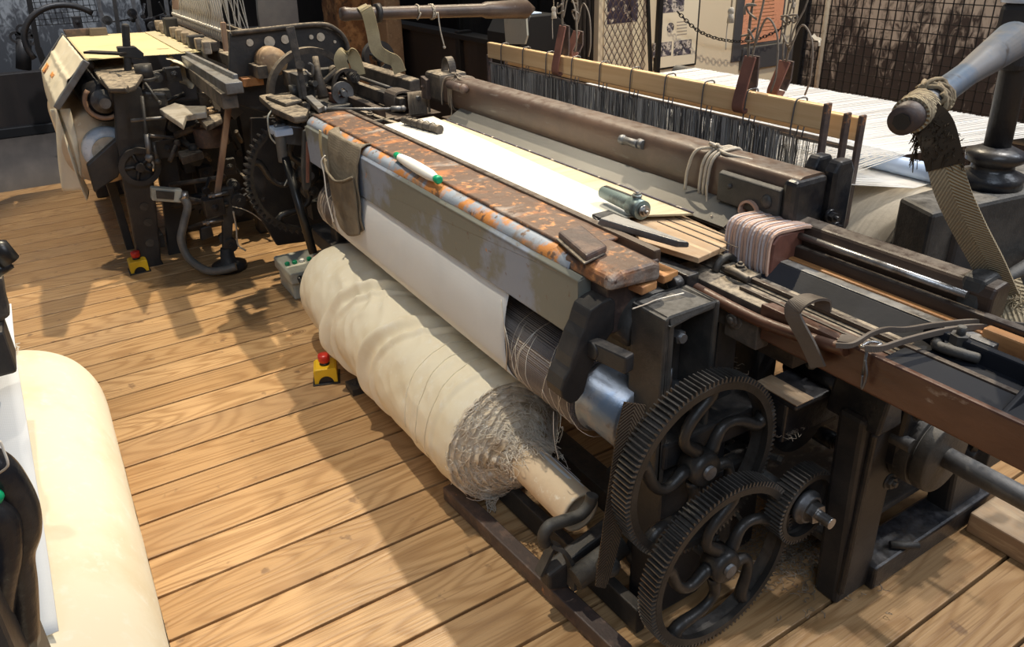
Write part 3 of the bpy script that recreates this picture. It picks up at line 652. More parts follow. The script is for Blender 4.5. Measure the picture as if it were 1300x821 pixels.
# --- big cloth roll
T = thing('cloth_roll', 'large cream cotton cloth roll with a frayed end under the main loom', 'roll', (-2.3, .94, .03))
Yr, Zr, RR = .94, .235, .203
folds = [(-2.40, .20, .028, .026), (-2.33, .20, .016, .016), (-2.07, .16, .026, .026), (-1.99, .17, .014, .016), (-1.80, .03, .006, .016), (-2.55, .05, .006, .03), (-1.68, .02, .005, .012), (-2.10, .13, .007, .02)]
def rollf(u, v):
    x = -3.01+(-1.60+3.01)*u; a = 2*PI*v          # a = 0 to the back (+y), pi/2 = up
    r = RR+.006*(1-u)
    r -= .045*math.exp(-u*26)+.02*math.exp(-u*9)*.3; r -= .010*math.exp(-(1-u)*40)
    th = a
    for (fx, tilt, amp, w) in folds:
        xx = fx+tilt*(math.cos(th)*.9)
        d = (x-xx)/w; r += amp*(math.exp(-d*d)-.45*math.exp(-(d-1.4)**2))*(.8+.8*nz(th*1.2, fx*7))
    up = max(0, math.sin(a)); gx = math.exp(-((x+2.2)/.45)**2)
    # gathered puckers running round the top middle
    r += .020*up*gx*(.5-abs(math.sin(24*x+5*math.cos(a)+5*nz(x*3, a*1.3))))*max(0, nz(x*2.5+3, a*1.1)+.45)
    r += .006*nz(x*5, math.cos(a)*1.6, math.sin(a)*1.6)+.003*nz(x*18+4*math.cos(a), math.cos(a)*4, math.sin(a)*4)
    return Vector((x, Yr+r*math.cos(a), Zr+r*math.sin(a)))
B().grid(340, 180, rollf).out('wound_cloth', 'clothroll', T)
def endf(u, v):      # far end
    a = 2*PI*v; p0 = rollf(0, v); r = u
    return Vector((-3.01-.02*math.cos(u*PI/2), Yr+(p0.y-Yr)*r, Zr+(p0.z-Zr)*r))
B().grid(8, 60, endf).out('far_end', 'clothroll', T)
def frayf(u, v):
    a = 2*PI*v; r = .196*(1-u)+.055*u
    st = .007*math.sin(u*52+1.5*nz(math.cos(a)*1.5, math.sin(a)*1.5)*4)
    x = -1.604+.13*u**1.2+st+.012*nz(math.cos(a)*r*22, math.sin(a)*r*22, 1)+.006*nz(math.cos(a)*r*60, math.sin(a)*r*60, 3)
    return Vector((x, Yr+r*math.cos(a), Zr+r*math.sin(a)))
B().grid(90, 260, frayf).out('frayed_end', 'fray', T)
b = B()
for i in range(620):      # loose threads of the frayed end
    r0 = .06+.135*random.random()**.8; a0 = rr(0, 2*PI); n = 9; da = rr(.12, .5)*random.choice((1, -1)); dr = rr(-.03, .03); x0_ = -1.604+.13*((.196-r0)/.141)**1.2
    lift = rr(.002, .016); ph = rr(0, 9)
    pts = []
    for k in range(n):
        s = k/(n-1); rad = max(.058, min(.204, r0+dr*s+.006*math.sin(ph+s*7))); a = a0+da*s+.05*math.sin(ph+s*9)
        xx = -1.604+.13*(max(0, (.196-rad))/.141)**1.2+lift*math.sin(PI*s)+.006
        pts.append((xx, Yr+rad*math.cos(a), Zr+rad*math.sin(a)))
    b.tube(pts, rr(.0005, .0011), 4, False)
b.out('frayed_threads', 'thread', T, kind='stuff')
b = B()
for i in range(70):       # tangled tuft on the core and knot at the rim
    a0 = rr(.2, 2.9); pts = []; r0 = rr(.058, .075); x0_ = rr(-1.52, -1.44)
    for k in range(8):
        s = k/7; a = a0+rr(-.25, .25); pts.append((x0_+s*rr(.0, .075), Yr+(r0+rr(0, .02))*math.cos(a), Zr+(r0+rr(0, .02))*math.sin(a)))
    b.tube(curve(pts, 3), .0008, 4, False)
c0 = rollf(1, .70)
for i in range(9):
    pts = [c0+Vector((rr(-.02, .03), rr(-.02, .02), rr(-.045, .005))) for k in range(5)]; b.tube(curve(pts, 4), .0012, 4, False)
b.out('thread_tangle', 'thread', T, kind='stuff')
# folded edges of the cloth lying along the near rim
b = B()
for i in range(3):
    pts = []
    for k in range(40):
        v = .02+.5*k/39+.02*i; p = rollf(.80+.05*i+.012*math.sin(k*.2+i), v); c_ = Vector((p.x, Yr, Zr)); pts.append(c_+(p-c_)*1.005)
    b.tube(pts, .0022, 5)
b.out('binding_cord', 'clothroll', T)
core = B(); core.lathe([(0, .056), (.365, .058), (.372, .057), (.372, .046), (.30, .044)], (-1.60, Yr, Zr), (1, 0, 0), 40, caps=False); core_o = core.out('cardboard_core', 'cardboard', T)
B().cyl((-1.32, Yr, Zr), (-1.31, Yr, Zr), .044, .044, 24).out('core_shade_disc', 'black', core_o)  # black disc paints the shade inside the hollow core
b = B()
for i in range(6):
    a = rr(.5, 1.6); b.ribbon(curve([(rr(-1.55, -1.40), Yr+.060*math.cos(a), Zr+.060*math.sin(a)), (-1.36, Yr+.0625*math.cos(a+.1), Zr+.0625*math.sin(a+.1)), (rr(-1.30, -1.24), Yr+.061*math.cos(a+.05), Zr+.061*math.sin(a+.05))], 4), .006, .0006, (0, -math.sin(a), math.cos(a)))
b.out('yarn_streaks', 'sheet', T, kind='stuff')
# --- hand rail of the batten, reed
def railf(u, v):
    x = -2.80+(-1.055+2.80)*u; a = 2*PI*v
    cz = 1.035; cy = 1.452; hy = .052; hz = .060
    e = .55 if .06 < u < .80 else .34     # squarer at the two ends
    ca, sa = math.cos(a), math.sin(a)
    f = lambda c: math.copysign(abs(c)**e, c)
    bulge = .92 if u < .05 else (1.0 if u < .8 else .93)
    return Vector((x, cy+hy*bulge*f(ca)+.001*nz(x*4, a), cz+hz*bulge*f(sa)+.001*nz(x*6, a, 3)))
hb = B(); hb.grid(90, 40, railf); hb.add([railf(0, k/40) for k in range(40)], [tuple(range(40))]); hb.add([railf(1, k/40) for k in range(40)], [tuple(reversed(range(40)))])
rail = hb.out('hand_rail', 'rail', A)
b = B(); b.prism([(1.385, .985), (1.398, .985), (1.398, 1.062), (1.385, 1.055)], 'x', -1.275, -1.085); b.out('end_plate', 'irongrey', rail, .003)
b = B(); b.ball((-1.12, 1.385, 1.022), .017, 14, (.9, .5, 1)); b.ball((-1.235, 1.385, 1.03), .007, 10); b.out('rivet', 'irongrey', rail)
B().box(-1.085, -1.045, 1.388, 1.50, .968, 1.085).out('end_cap', 'ironoil', rail, .012)
for xx in (-1.60,):
    b = B(); b.cyl((xx-.055, 1.398, 1.06), (xx+.015, 1.392, 1.062), .011, .011, 16); b.ball((xx-.058, 1.397, 1.06), .015, 12); b.cyl((xx+.01, 1.40, 1.062), (xx+.03, 1.40, 1.062), .015, .013, 14); b.out('spring_bolt', 'steeldull', rail)
b = B(); b.cyl((-2.70, 1.385, 1.075), (-2.58, 1.385, 1.075), .016, .016, 16); b.ball((-2.58, 1.385, 1.075), .019, 12); b.out('spring_bolt', 'plate', rail)
b = B(); b.prism([(1.39, .985), (1.52, .985), (1.52, 1.10), (1.39, 1.10)], 'x', -2.93, -2.79); b.out('end_casting', 'irondust', rail, .014)
b = B(); pts = [(-2.80, 1.45+.0, 1.09+.0)]
b.ribbon([(-2.84+.035*math.cos(a), 1.46, 1.10+.055*math.sin(a)) for a in [PI*k/14 for k in range(15)]], .03, .008, (0, 1, 0)); b.out('loop_handle', 'irondust', rail)
b = B(); b.prism([(-2.93, .99), (-2.88, .99), (-2.88, 1.07), (-2.93, 1.08)], 'y', 1.372, 1.392); b.bolt((-2.905, 1.372, 1.04), (0, -1, 0), .007, .012); b.out('side_plate', 'plate', rail, .003)
# cords tied round the rail
def tied(x, r, label=None, mt='cord', drop=.1, off=0):
    b = B(); hy, hz = .058, .066
    for dx in (-.008, .006, .018):
        b.tube([(x+dx+.01*math.sin(a), 1.452+hy*math.copysign(abs(math.cos(a))**.6, math.cos(a)), 1.03+hz*math.copysign(abs(math.sin(a))**.6, math.sin(a))) for a in [2*PI*k/28 for k in range(29)]], r, 6, False)
    k = Vector((x, 1.43, 1.10))
    for i in range(3): b.tube(curve([k+Vector((rr(-.02, .02), rr(-.015, .015), rr(-.008, .012))) for _ in range(5)], 5), r, 6)
    b.tube(curve([k, k+Vector((-.03, -.035, -.01)), (x-.045, 1.385, 1.04), (x-.05, 1.385, .985)]), r, 6)
    b.tube(curve([(x+.02, 1.39, 1.02), (x+.03, 1.385, .97), (x+.05, 1.37, .95), (x+.085, 1.35, .955)]), r*.6, 6)
    b.tube(curve([k, k+Vector((.05, -.01, -.006)), k+Vector((.11, .015, -.012))]), r, 6)
    return b.out('cord_tie', mt, rail)
tied(-1.335, .0042); tied(-2.72, .0032, mt='corddark')
rb = B(); rb.hexa([(-2.66, 1.338, .945), (-1.20, 1.338, .945), (-1.20, 1.342, .94), (-2.66, 1.342, .94), (-2.66, 1.422, .995), (-1.20, 1.422, .995), (-1.20, 1.426, .99), (-2.66, 1.426, .99)]); rb.out('reed', 'reed', A)
B().box(-2.68, -1.16, 1.40, 1.452, .925, .951).out('reed_ledge', 'darkwood', A, .004)
# slotted upright at the near end of the rail
b = B()
for dx in (0, .055): b.prism([(1.50, .90), (1.57, .90), (1.57, 1.09), (1.555, 1.115), (1.515, 1.115), (1.50, 1.09)], 'x', -1.12+dx, -1.085+dx)
b.box(-1.12, -1.03, 1.51, 1.56, .90, .97); b.out('slotted_upright', 'ironoil', A, .008)
b = B(); b.bolt((-1.03, 1.50, .99), (1, -.2, 0), .010, .03); b.bolt((-1.03, 1.53, .955), (1, -.2, 0), .008, .025); b.out('bolt', 'ironoil', A)

# --- healds
def heald(y, top, nm, label, wires, hooks=True, x0=-2.83, x1=-1.19, slatmat='lightwood'):
    H = thing(nm, label, 'heald frame', ((x0+x1)/2, y, top-.35))
    H['group'] = 'heald frames'
    B().box(x0, x1, y-.011, y+.011, top-.062, top).out('top_slat', slatmat, H, .004)
    slat = [c for c in bpy.data.objects if c.name.startswith('top_slat')][-1] if False else H.children[0]
    B().box(x0, x1, y-.009, y+.009, top-.42, top-.37).out('bottom_slat', slatmat, H, .004)
    for xx in (x0-.004, x1+.004): B().box(xx-.005, xx+.005, y-.012, y+.012, top-.43, top-.05 if xx < -2 else top+.006).out('side_strut', 'plate', H, .003)
    b = B(); b.box(x0, x1, y-.004, y+.004, top-.088, top-.080); b.out('heald_bar', 'steel', H)
    if hooks:
        k = 10
        for i in range(k):
            xx = x0+.12+(x1-x0-.2)*i/(k-1); b = B()
            b.tube(curve([(xx+.012, y+.013, top-.02), (xx+.012, y+.012, top+.004), (xx+.004, y, top+.006), (xx, y-.014, top-.002), (xx-.004, y-.015, top-.045), (xx-.007, y-.012, top-.085), (xx-.002, y-.006, top-.096)]), .0022, 6)
            b.tube([(xx+.012, y-.008, top-.062), (xx+.010, y-.010, top-.088)], .0018, 5); b.tube([(xx+.03, y-.008, top-.062), (xx+.028, y-.010, top-.088)], .0018, 5)
            b.out('wire_hook', 'wiredark', slat)
    for m_, dens in (('wire', .5), ('wiredark', .5)):
        b = B()
        for i in range(int(wires*dens)):
            xx = rr(x0+.02, x1-.13 if random.random() < .985 else x1-.02); dy = rr(-.012, .012); xb = xx+rr(-.01, .01)
            b.tube([(xx, y+dy, top-.084), ((xx+xb)/2+rr(-.003, .003), y+dy, top-.2), (xb, y+dy, top-.375)], .0009, 3, False)
        b.out('heald_wires', m_, H, kind='stuff')
    return H
heald(1.65, 1.200, 'heald_frame', 'front heald frame with pale wooden top slat and hanging steel wires', 1900)
heald(1.735, 1.165, 'heald_frame', 'second heald frame close behind the front pale slatted one', 900, False)
heald(1.80, 1.150, 'heald_frame', 'rearmost heald frame nearest the white warp threads', 300, False)
# harness straps and the cords above them
def strap(u, v0, v1, y, label, cords, tilt=0.):
    t = thing('harness_strap', label, 'strap', tuple(at(u, v1, 'y', y)), 'leather harness straps over the heald frames')
    top = at(u+tilt, v0, 'y', y); bot = at(u, v1, 'y', y)
    b = B(); d = (bot-top)
    b.ribbon(curve([top+Vector((0, .012, 0)), top+d*.5+Vector((0, -.005, 0)), bot+Vector((0, -.016, .01)), bot+Vector((0, -.003, -.008)), bot+Vector((0, .015, .01))]), .038, .007, (1, 0, 0)); b.out('leather_tab', 'leather', t, .002)
    b = B(); b.ribbon([top+Vector((0, .028, 0)), top+d*.55+Vector((0, .032, 0)), bot+Vector((0, .02, .012))], .034, .006, (1, 0, 0)); b.out('leather_back', 'plate', t)
    b = B()
    for i in range(cords):
        dx = rr(-.02, .02); b.tube(curve([top+Vector((dx*.4, .01, -.01)), top+Vector((dx, .01, .08)), top+Vector((dx+rr(-.03, .03), .01+rr(0, .02), .2)), top+Vector((rr(-.02, .02), .02, .5))], 5), rr(.0016, .003), 6)
    b.tube(curve([top+Vector((.02, .0, .03)), top+Vector((.05, .0, .1)), top+Vector((.09, .0, .06)), top+Vector((.1, .0, -.03)), top+Vector((.09, 0, -.08))]), .0028, 6)
    for j in range(3): b.tube(curve([top+Vector((rr(-.02, .03), rr(-.01, .01), .06+rr(-.02, .02)+j*.05)) for _ in range(6)], 4), .003, 6)
    b.out('cord', 'corddark', t, kind=None)
    return t
strap(709, 33, 92, 1.635, 'reddish leather harness strap nearest the far end of the pale heald slat', 3, 2)
strap(941, 72, 138, 1.635, 'reddish leather harness strap nearest the near end of the pale heald slat', 4, 8)
strap(727, 40, 70, 1.75, 'dark leather strap behind the strap at the far end of the heald slat', 3, 2)
strap(985, 78, 120, 1.80, 'dark brown leather strap hanging in front of the salmon poster', 4, 8)
for (u, v, y, l) in ((703, 12, 1.62, 'knotted white cotton cord end hanging left of the reddish straps'), (928, 14, 1.62, 'knotted white cotton cord hanging before the cream wall')):
    p = at(u, v, 'y', y); b = B()
    b.tube([p+Vector((0, 0, .5)), p+Vector((.003, 0, .25)), p], .0022, 6); b.ball(p, .009, 10, (1, 1, 1.2)); b.tube([p, p+Vector((.002, 0, -.03))], [.006, .010], 8)
    b.tube(curve([p, p+Vector((-.008, 0, -.04)), p+Vector((-.006, 0, -.10))]), .0016, 5)
    b.out('knotted_cord', 'cord', label=l, cat='cord')

# --- warp sheet and warp beam
b = B(); n = 520
for i in range(n):
    x = -2.62+1.40*i/n; xe = -2.75+1.66*i/n+rr(-.004, .004)
    z0 = .985 if i % 2 else 1.03; z0 += rr(-.004, .004)
    b.tube([(x, 1.80, z0), (x+(xe-x)*.25, 2.04, 1.013), (xe, 2.75+rr(0, .02), .99)], .0012, 3, False)
b.out('warp_threads', 'warp', A, kind='stuff')
b = B()
for i in range(420):
    x = -2.66+1.5*i/420; xe = -2.68+1.59*i/420; b.tube([(-2.66+1.41*i/420, 1.66, .982+rr(-.008, .008)), (xe, 1.94, .957), (xe, 2.03, .955)], .0014, 3, False)
b.out('warp_threads', 'warp', A, kind='stuff')
def wb(u, v): return Vector((-2.68+(1.40+.17*v)*u, 1.72+.29*v, .972-.022*v+.002*nz(u*80, v)))
B().grid(60, 6, wb).out('lower_warp_sheet', 'warp', A)
B().cyl((-2.9, 2.03, .980), (-.90, 2.03, .980), .024, .026, 24).out('lease_tube', 'bluepipe', A)
wl = B(); wl.lathe([(0, .03), (0, .28), (1.64, .28), (1.64, .03)], (-2.70, 2.02, .672), (1, 0, 0), 80)
wbm = wl.out('warp_beam', 'warpbeige', A)
b = B()
for xx in (-2.74, -1.058): b.lathe([(0, .03), (0, .285), (.02, .285), (.02, .03)], (xx, 2.02, .672), (1, 0, 0), 48)
b.out('flange', 'iron', wbm)
B().cyl((-2.9, 2.78, .95), (-.9, 2.78, .95), .035, .035, 24).out('back_rest', 'steeldull', A)
# --- rear casting with post and picking arm (near side)
b = B()
tp = [(-1.00, 1.72), (-.885, 1.67), (-.82, 2.12), (-.98, 2.30)]
b.hexa([(p[0], p[1], .72) for p in tp]+[(p[0], p[1], 1.0) for p in tp]); b.out('rear_casting', 'irongrey', A, .010, label='dusty topped black rear casting')
b = B(); b.box(-.99, -.86, 1.75, 2.9, .40, .95); b.out('rear_frame', 'iron', A, .012)
b = B(); b.tube([(-.80, 1.7, .78), (-.80, 2.3, .86)], .018, 10); b.tube([(-.82, 1.72, .62), (-.82, 2.4, .60)], .014, 10); b.out('rear_rod', 'irongrey', A)
pc0 = Vector((-.93, 1.98, 1.0))
b = B(); b.lathe([(0, .075), (.03, .075), (.04, .05), (.055, .048), (.065, .065), (.085, .067), (.095, .045), (.10, .034)], pc0, (0, 0, 1), 30); b.out('post_socket', 'ironoil', A)
pt = at(1288, 60, 'y', 1.98)
b = B(); b.cyl(pc0+Vector((0, 0, .08)), (pt.x, pt.y, pt.z+.3), .030, .030, 24); post = b.out('picking_post', 'iron', A)
pe = at(1148, 152, 'x', -.74)
ph = at(1285, 52, 'x', -.90)
dv = (ph-pe).normalized()
b = B(); b.lathe([(0, .010), (.002, .022), (.02, .024), (.33, .0245), (.42, .03), ((ph-pe).length, .042)], pe, dv, 28); arm = b.out('picking_arm', 'pipe', A)
b = B(); b.lathe([(-.008, .010), (-.012, .024), (.03, .027), (.06, .025)], pe, dv, 24); b.out('worn_arm_tip', 'plate', arm)
b = B(); b.cyl(pe-dv*.014, pe-dv*.012, .015, .015, 7); b.out('dark_socket', 'black', arm)
b = B(); q = pt+Vector((0, 0, .10)); b.lathe([(0, .05), (.02, .052), (.022, .044), (.03, .042), (.032, .055), (.045, .055)], q, (0, 0, 1), 24); b.out('clamp_ring', 'bluepipe', arm)
b = B(); b.box(pt.x-.035, pt.x+.045, pt.y-.045, pt.y+.045, pt.z-.05, pt.z+.10); b.out('clamp_block', 'iron', arm, .015)
# binding round the arm and the herringbone strap down to the picker
b = B(); sdv = dv.orthogonal().normalized(); w_ = dv.cross(sdv)
for k, (o0, o1, r_, tr_) in enumerate(((.035, .085, .0275, 6), (.11, .165, .029, 7))):
    pts = []
    for i in range(tr_*16):
        a = 2*PI*i/16; s = o0+(o1-o0)*i/(tr_*16); pts.append(pe+dv*(s+.004*math.sin(i*1.7))+(sdv*math.cos(a)+w_*math.sin(a))*(r_+.002*math.sin(i*.9)))
    b.tube(pts, .0042, 6)
for i in range(7):
    pts = [pe+dv*(.10+.06*random.random())+(sdv*rr(-1, 1)+w_*rr(-1, 1)).normalized()*.032 for _ in range(4)]; b.tube(curve(pts, 4), .004, 6)
b.out('rope_binding', 'ropebrown', arm)
b = B(); b.ribbon([pe+dv*.055+(sdv*math.cos(a)+w_*math.sin(a))*.029 for a in [2*PI*k/26 for k in range(27)]], .055, .005, dv); b.out('webbing_wrap', 'webbing', arm)
sp = [(1172, 148, -.74), (1186, 162, -.72), (1196, 195, -.70), (1208, 240, -.68), (1228, 285, -.66), (1252, 330, -.645), (1272, 372, -.635), (1285, 392, -.63)]
sp = [at(u, v, 'x', x) for u, v, x in sp]
wd = []
for i, p in enumerate(sp):   # the strap turns its face slightly towards the aisle
    wd.append(Vector((.75, .55, .1)))
c_ = curve(sp, 8)
b = B(); b.ribbon(c_[:-7], [.055]*(len(c_)-7), .007, Vector((.80, .55, .05))); b.out('picking_strap', 'webbing', A)
b = B(); b.ribbon(c_[:20], .060, .012, Vector((.80, .55, .05)))
for i in range(700):
    k = random.randrange(0, 18); p = c_[k]+Vector((.80, .55, .05)).normalized()*rr(-.028, .028); e = p+Vector((rr(-.014, .014), rr(-.014, .014), rr(-.02, .006))); b.tube([p, (p+e)/2+Vector((rr(-.004, .004), rr(-.004, .004), rr(-.003, .003))), e], .0008, 3, False)
b.out('dark_frayed_wrap', 'fuzz', A)
b = B(); e_ = c_[-8]
b.ribbon([e_+Vector((-.01, 0, .02)), e_+Vector((.015, .0, -.012)), e_+Vector((.05, .01, -.03)), e_+Vector((.11, .02, -.035))], .075, .012, Vector((.4, .8, .2)))
for i in range(120):
    p = e_+Vector((rr(-.02, .04), rr(-.03, .03), rr(-.01, .01))); b.tube([p, p+Vector((rr(-.015, .015), rr(-.015, .015), rr(-.01, .015)))], .0012, 3, False)
b.out('strap_end', 'webbing', A)
b = B()
for i in range(60):
    p = at(1166, 170, 'x', -.74)+Vector((rr(-.004, .004), rr(-.004, .004), rr(-.045, .02))); b.tube([p, p+Vector((rr(-.008, .008), rr(-.006, .006), rr(-.03, 0)))], .0008, 3, False)
b.out('frayed_wisp', 'fuzz', A)

# --- near shuttle box
S = B(); S.prism([(1.40, .92), (1.46, .92), (1.46, .985), (1.445, .995), (1.408, .99), (1.40, .97)], 'x', -1.10, -.60); back = S.out('box_back_rail', 'darkwood', A, .006)
b = B(); b.prism([(1.392, .915), (1.47, .915), (1.47, .99), (1.45, 1.005), (1.405, .998)], 'x', -1.11, -1.075); b.out('iron_end', 'irongrey', back, .008)
b = B(); b.prism([(1.392, .915), (1.47, .915), (1.47, .99), (1.45, 1.005), (1.405, .998)], 'x', -.665, -.62); b.out('iron_end', 'irongrey', back, .008)
b = B(); b.cyl((-1.10, 1.388, .968), (-.64, 1.388, .968), .0075, .0075, 16); b.out('picker_spindle', 'steel', A)
b = B(); b.box(-1.12, -.50, 1.378, 1.40, .90, .945); b.out('inner_board', 'darkwood', A, .004)
b = B(); b.box(-1.10, -.55, 1.360, 1.378, .90, .921); b.out('orange_board', 'orangewood', A, .003)
b = B(); b.box(-1.10, -.55, 1.332, 1.359, .90, .918); b.out('steel_box_rail', 'steeldull', A, .002)
b = B(); b.prism([(1.288, .885), (1.331, .885), (1.331, .916)], 'x', -1.09, -.50); b.out('sloped_front', 'blacksteel', A, .002)
b = B(); b.box(-1.30, -.25, 1.24, 1.46, .865, .886); b.out('race_board', 'irondust', A, .004)
# picker: stack of leather layers folded into a wedge
K = B(); PKZ = -.035
kb = thing('leather_picker', 'stack of folded pink tan leather layers at the near shuttle box', 'picker', (-1.13, 1.33, .94))
ns = 24
for i in range(ns):
    x = -1.150+.0055*i; dz = .002*math.sin(i*1.3); dy = .0025*math.sin(i*2.1)
    pts = curve([(x, 1.322+dy, .885+dz), (x, 1.300+dy, .892+dz), (x, 1.296+dy, .925+dz), (x-.002, 1.300+dy, .972+dz), (x, 1.318+dy, .990+dz), (x+.006, 1.36+dy, .992+dz), (x+.014, 1.41+dy, .988), (x+.018, 1.43+dy, .965)], 3)
    B().ribbon(pts, .0050, .007, (1, 0, 0)).out('leather_layer', 'pinkleather' if i % 2 else 'pinkedge', kb, .0010)
b = B(); b.prism([(1.30, .89), (1.41, .90), (1.41, .98), (1.32, .984), (1.303, .965)], 'x', -1.148, -1.02); b.out('picker_core', 'leather', kb, .004)
b = B(); b.ribbon([(-1.155+.026*math.cos(a)-.01, 1.40, .985+.026*math.sin(a)) for a in [PI*1.2*k/12-.3 for k in range(13)]], .05, .006, (0, 1, 0)); b.out('curled_strap', 'pinkleather', kb)
# race boards at the near end of the reed, temple, latch
pl = [at(790, 238, 'z', .935), at(925, 300, 'z', .935), at(922, 312, 'z', .935), at(887, 328, 'z', .935), at(812, 305, 'z', .935), at(800, 278, 'z', .935)]
b = B(); b.prism([(p.x, p.y) for p in pl], 'z', .922, .936); b.out('worn_race_board', 'rawwood', A, .002)
b = B()
for i in range(5): y = 1.25+i*.03; b.box(-1.34, -1.10, y, y+.004, .9365, .9375)
b.out('board_grooves', 'darkwood', A)
tt = thing('temple', 'verdigris green temple bar holding the near edge of the white cloth', 'temple', (-1.38, 1.2, .95))
a = at(765, 243, 'z', .985); c = at(818, 268, 'z', .985); d = (c-a).normalized()
b = B(); b.lathe([(0, .012), (.005, .017), (.13, .019), (.135, .02)], a, d, 20); b.out('temple_bar', 'greenmetal', tt)
b = B(); b.box(a.x+.01, c.x-.03, a.y-.004, a.y+.005, a.z+.012, a.z+.0185); b.out('slot', 'black', tt)
b = B(); q = a+d*.15; b.cyl(q-d*.02, q+d*.025, .024, .024, 20); b.cyl(q+d*.025, q+d*.03, .012, .012, 14); b.cyl(q+Vector((0, 0, .01)), q+Vector((0, 0, .034)), .011, .011, 14); b.out('temple_head', 'greenmetal', tt)
b = B(); b.bolt(q+d*.028, d, .009, .02); b.bolt(q+Vector((0, 0, .03)), (0, 0, 1), .008, .012); b.out('bolt', 'steel', tt)
a = at(772, 274, 'z', .985); c = at(868, 304, 'z', .985)
b = B(); b.hexa([a+Vector((-.01, -.028, -.02)), c+Vector((-.01, -.012, -.02)), c+Vector((.008, .01, -.02)), a+Vector((.0, .02, -.02)), a+Vector((0, -.025, 0)), c+Vector((0, -.010, -.002)), c+Vector((.012, .008, -.004)), a+Vector((0, .017, .004))]); b.out('flat_latch', 'steeldull', A, .004)
b = B(); b.box(-1.42, -1.33, 1.105, 1.16, .85, .965); b.box(-1.36, -1.10, 1.13, 1.165, .86, .905); b.bolt((-1.40, 1.10, .945), (0, -1, .3), .010, .02); b.cyl((-1.12, 1.125, .885), (-1.12, 1.10, .885), .018, .018, 14); b.out('latch_bracket', 'ironoil', A, .006)
# far temple
b = B(); a = at(512, 152, 'z', .975); c = at(556, 164, 'z', .972); b.cyl(a, c, .013, .015, 16); b.cyl(c, c+(c-a).normalized()*.012, .017, .017, 12)
for i in range(5): q = a.lerp(c, .15+.17*i); b.tube([q+Vector((.004*math.sin(t), .018*math.cos(t), .018*math.sin(t))) for t in [2*PI*k/14 for k in range(15)]], .0016, 5)
b.out('temple', 'irondust', None, label='grey yarn wrapped temple at the far edge of the white cloth', cat='temple')
# dusty sill boards in front of the shuttle box
b = B(); b.box(-1.20, -.22, 1.175, 1.24, .865, .884); b.out('dusty_sill', 'irondust', A, .004)
b = B(); b.box(-1.10, -.22, 1.248, 1.262, .886, .897); b.out('sill_strip', 'darkwood', A, .003)
b = B(); b.box(-1.02, -.22, 1.205, 1.214, .884, .892); b.out('sill_strip', 'darkwood', A, .002)
b = B(); b.tube(curve([(-1.40, 1.135, .885), (-1.26, 1.15, .885), (-1.10, 1.158, .868), (-.92, 1.16, .862), (-.78, 1.165, .875), (-.72, 1.165, .885)]), .013, 10); b.out('curved_rod', 'redwood', A)
def clamp(x, y, z, s=1.):
    b = B(); b.tube([(x-.055*s+.0*k, y-.03*s*math.cos(t), z+.028*s*math.sin(t)) for k, t in enumerate([PI*k/10 for k in range(11)])], .009*s, 8); b.out('clamp_hoop', 'irongrey', A)
    b = B(); b.box(x-.05*s, x+.035*s, y-.02*s, y+.02*s, z, z+.014*s); b.bolt((x-.012*s, y, z+.014*s), (0, 0, 1), .010*s, .018*s); b.tube(curve([(x-.03*s, y-.022*s, z+.012*s), (x, y-.03*s, z+.018*s), (x+.035*s, y-.024*s, z+.01*s)]), .009*s, 8); b.out('box_clamp', 'irondust', A, .004)
clamp(-1.06, 1.262, .886); 
# main lay beam, reddish brown
b = B(); b.prism([(1.17, .815), (1.24, .815), (1.24, .882), (1.17, .896)], 'x', -.93, -.05); b.out('lay_beam', 'redwood', A, .005)
b = B(); b.prism([(1.175, .80), (1.24, .80), (1.24, .865), (1.175, .865)], 'x', -1.35, -.93); b.out('lay_beam_core', 'irondust', A, .005)
b = B(); b.box(-1.01, -.92, 1.16, 1.20, .79, .862); b.bolt((-.985, 1.16, .838), (0, -1, 0), .014, .016); b.out('lay_bracket', 'irondust', A, .012)
# leather keeper loop
p1 = at(1014, 392, 'y', 1.15); p2 = at(1040, 465, 'y', 1.15)
b = B(); b.ribbon(curve([p1+Vector((.014, .055, -.01)), p1+Vector((.014, .048, .014)), p1+Vector((.008, .02, .022)), p1+Vector((.0, -.006, .012)), p1+Vector((-.002, -.012, -.01)), p1.lerp(p2, .6)+Vector((0, -.008, 0)), p2+Vector((0, -.003, 0))]), .036, .005, (1, 0, .1)); b.out('leather_keeper', 'leathergrey', A)
# buckled strap lying across the beam
def strip(pts, z, w, th, nm, m_):
    b = B(); c = curve([at(u, v, 'z', z)+Vector((0, 0, dz)) for u, v, dz in pts]); b.ribbon(c, w, th, Vector((0, .35, 1))); return b.out(nm, m_, A, .001)
strip([(1098, 440, -.004), (1118, 442, 0), (1150, 432, .0), (1200, 420, .0), (1250, 415, .0), (1340, 424, .0)], .925, .012, .006, 'leather_strap', 'leathergrey')
strip([(1062, 432, -.01), (1082, 434, -.006), (1105, 424, 0), (1125, 418, .0), (1150, 418, .0), (1190, 412, .0), (1250, 408, .0), (1340, 418, .0)], .93, .010, .006, 'leather_strap', 'leathergrey')
pl = [at(1062, 434, 'z', .902), at(1068, 425, 'z', .902), at(1095, 430, 'z', .902), at(1088, 438, 'z', .902)]
b = B(); b.prism([(p.x, p.y) for p in pl], 'z', .900, .905); b.out('strap_tongue', 'leathergrey', A, .001)
b = B(); q = [at(1092, 440, 'z', .91), at(1104, 434, 'z', .913), at(1118, 436, 'z', .913), at(1106, 442, 'z', .911)]; b.tube(curve(q+[q[0]]), .0035, 8); b.out('strap_buckle', 'steel', A)
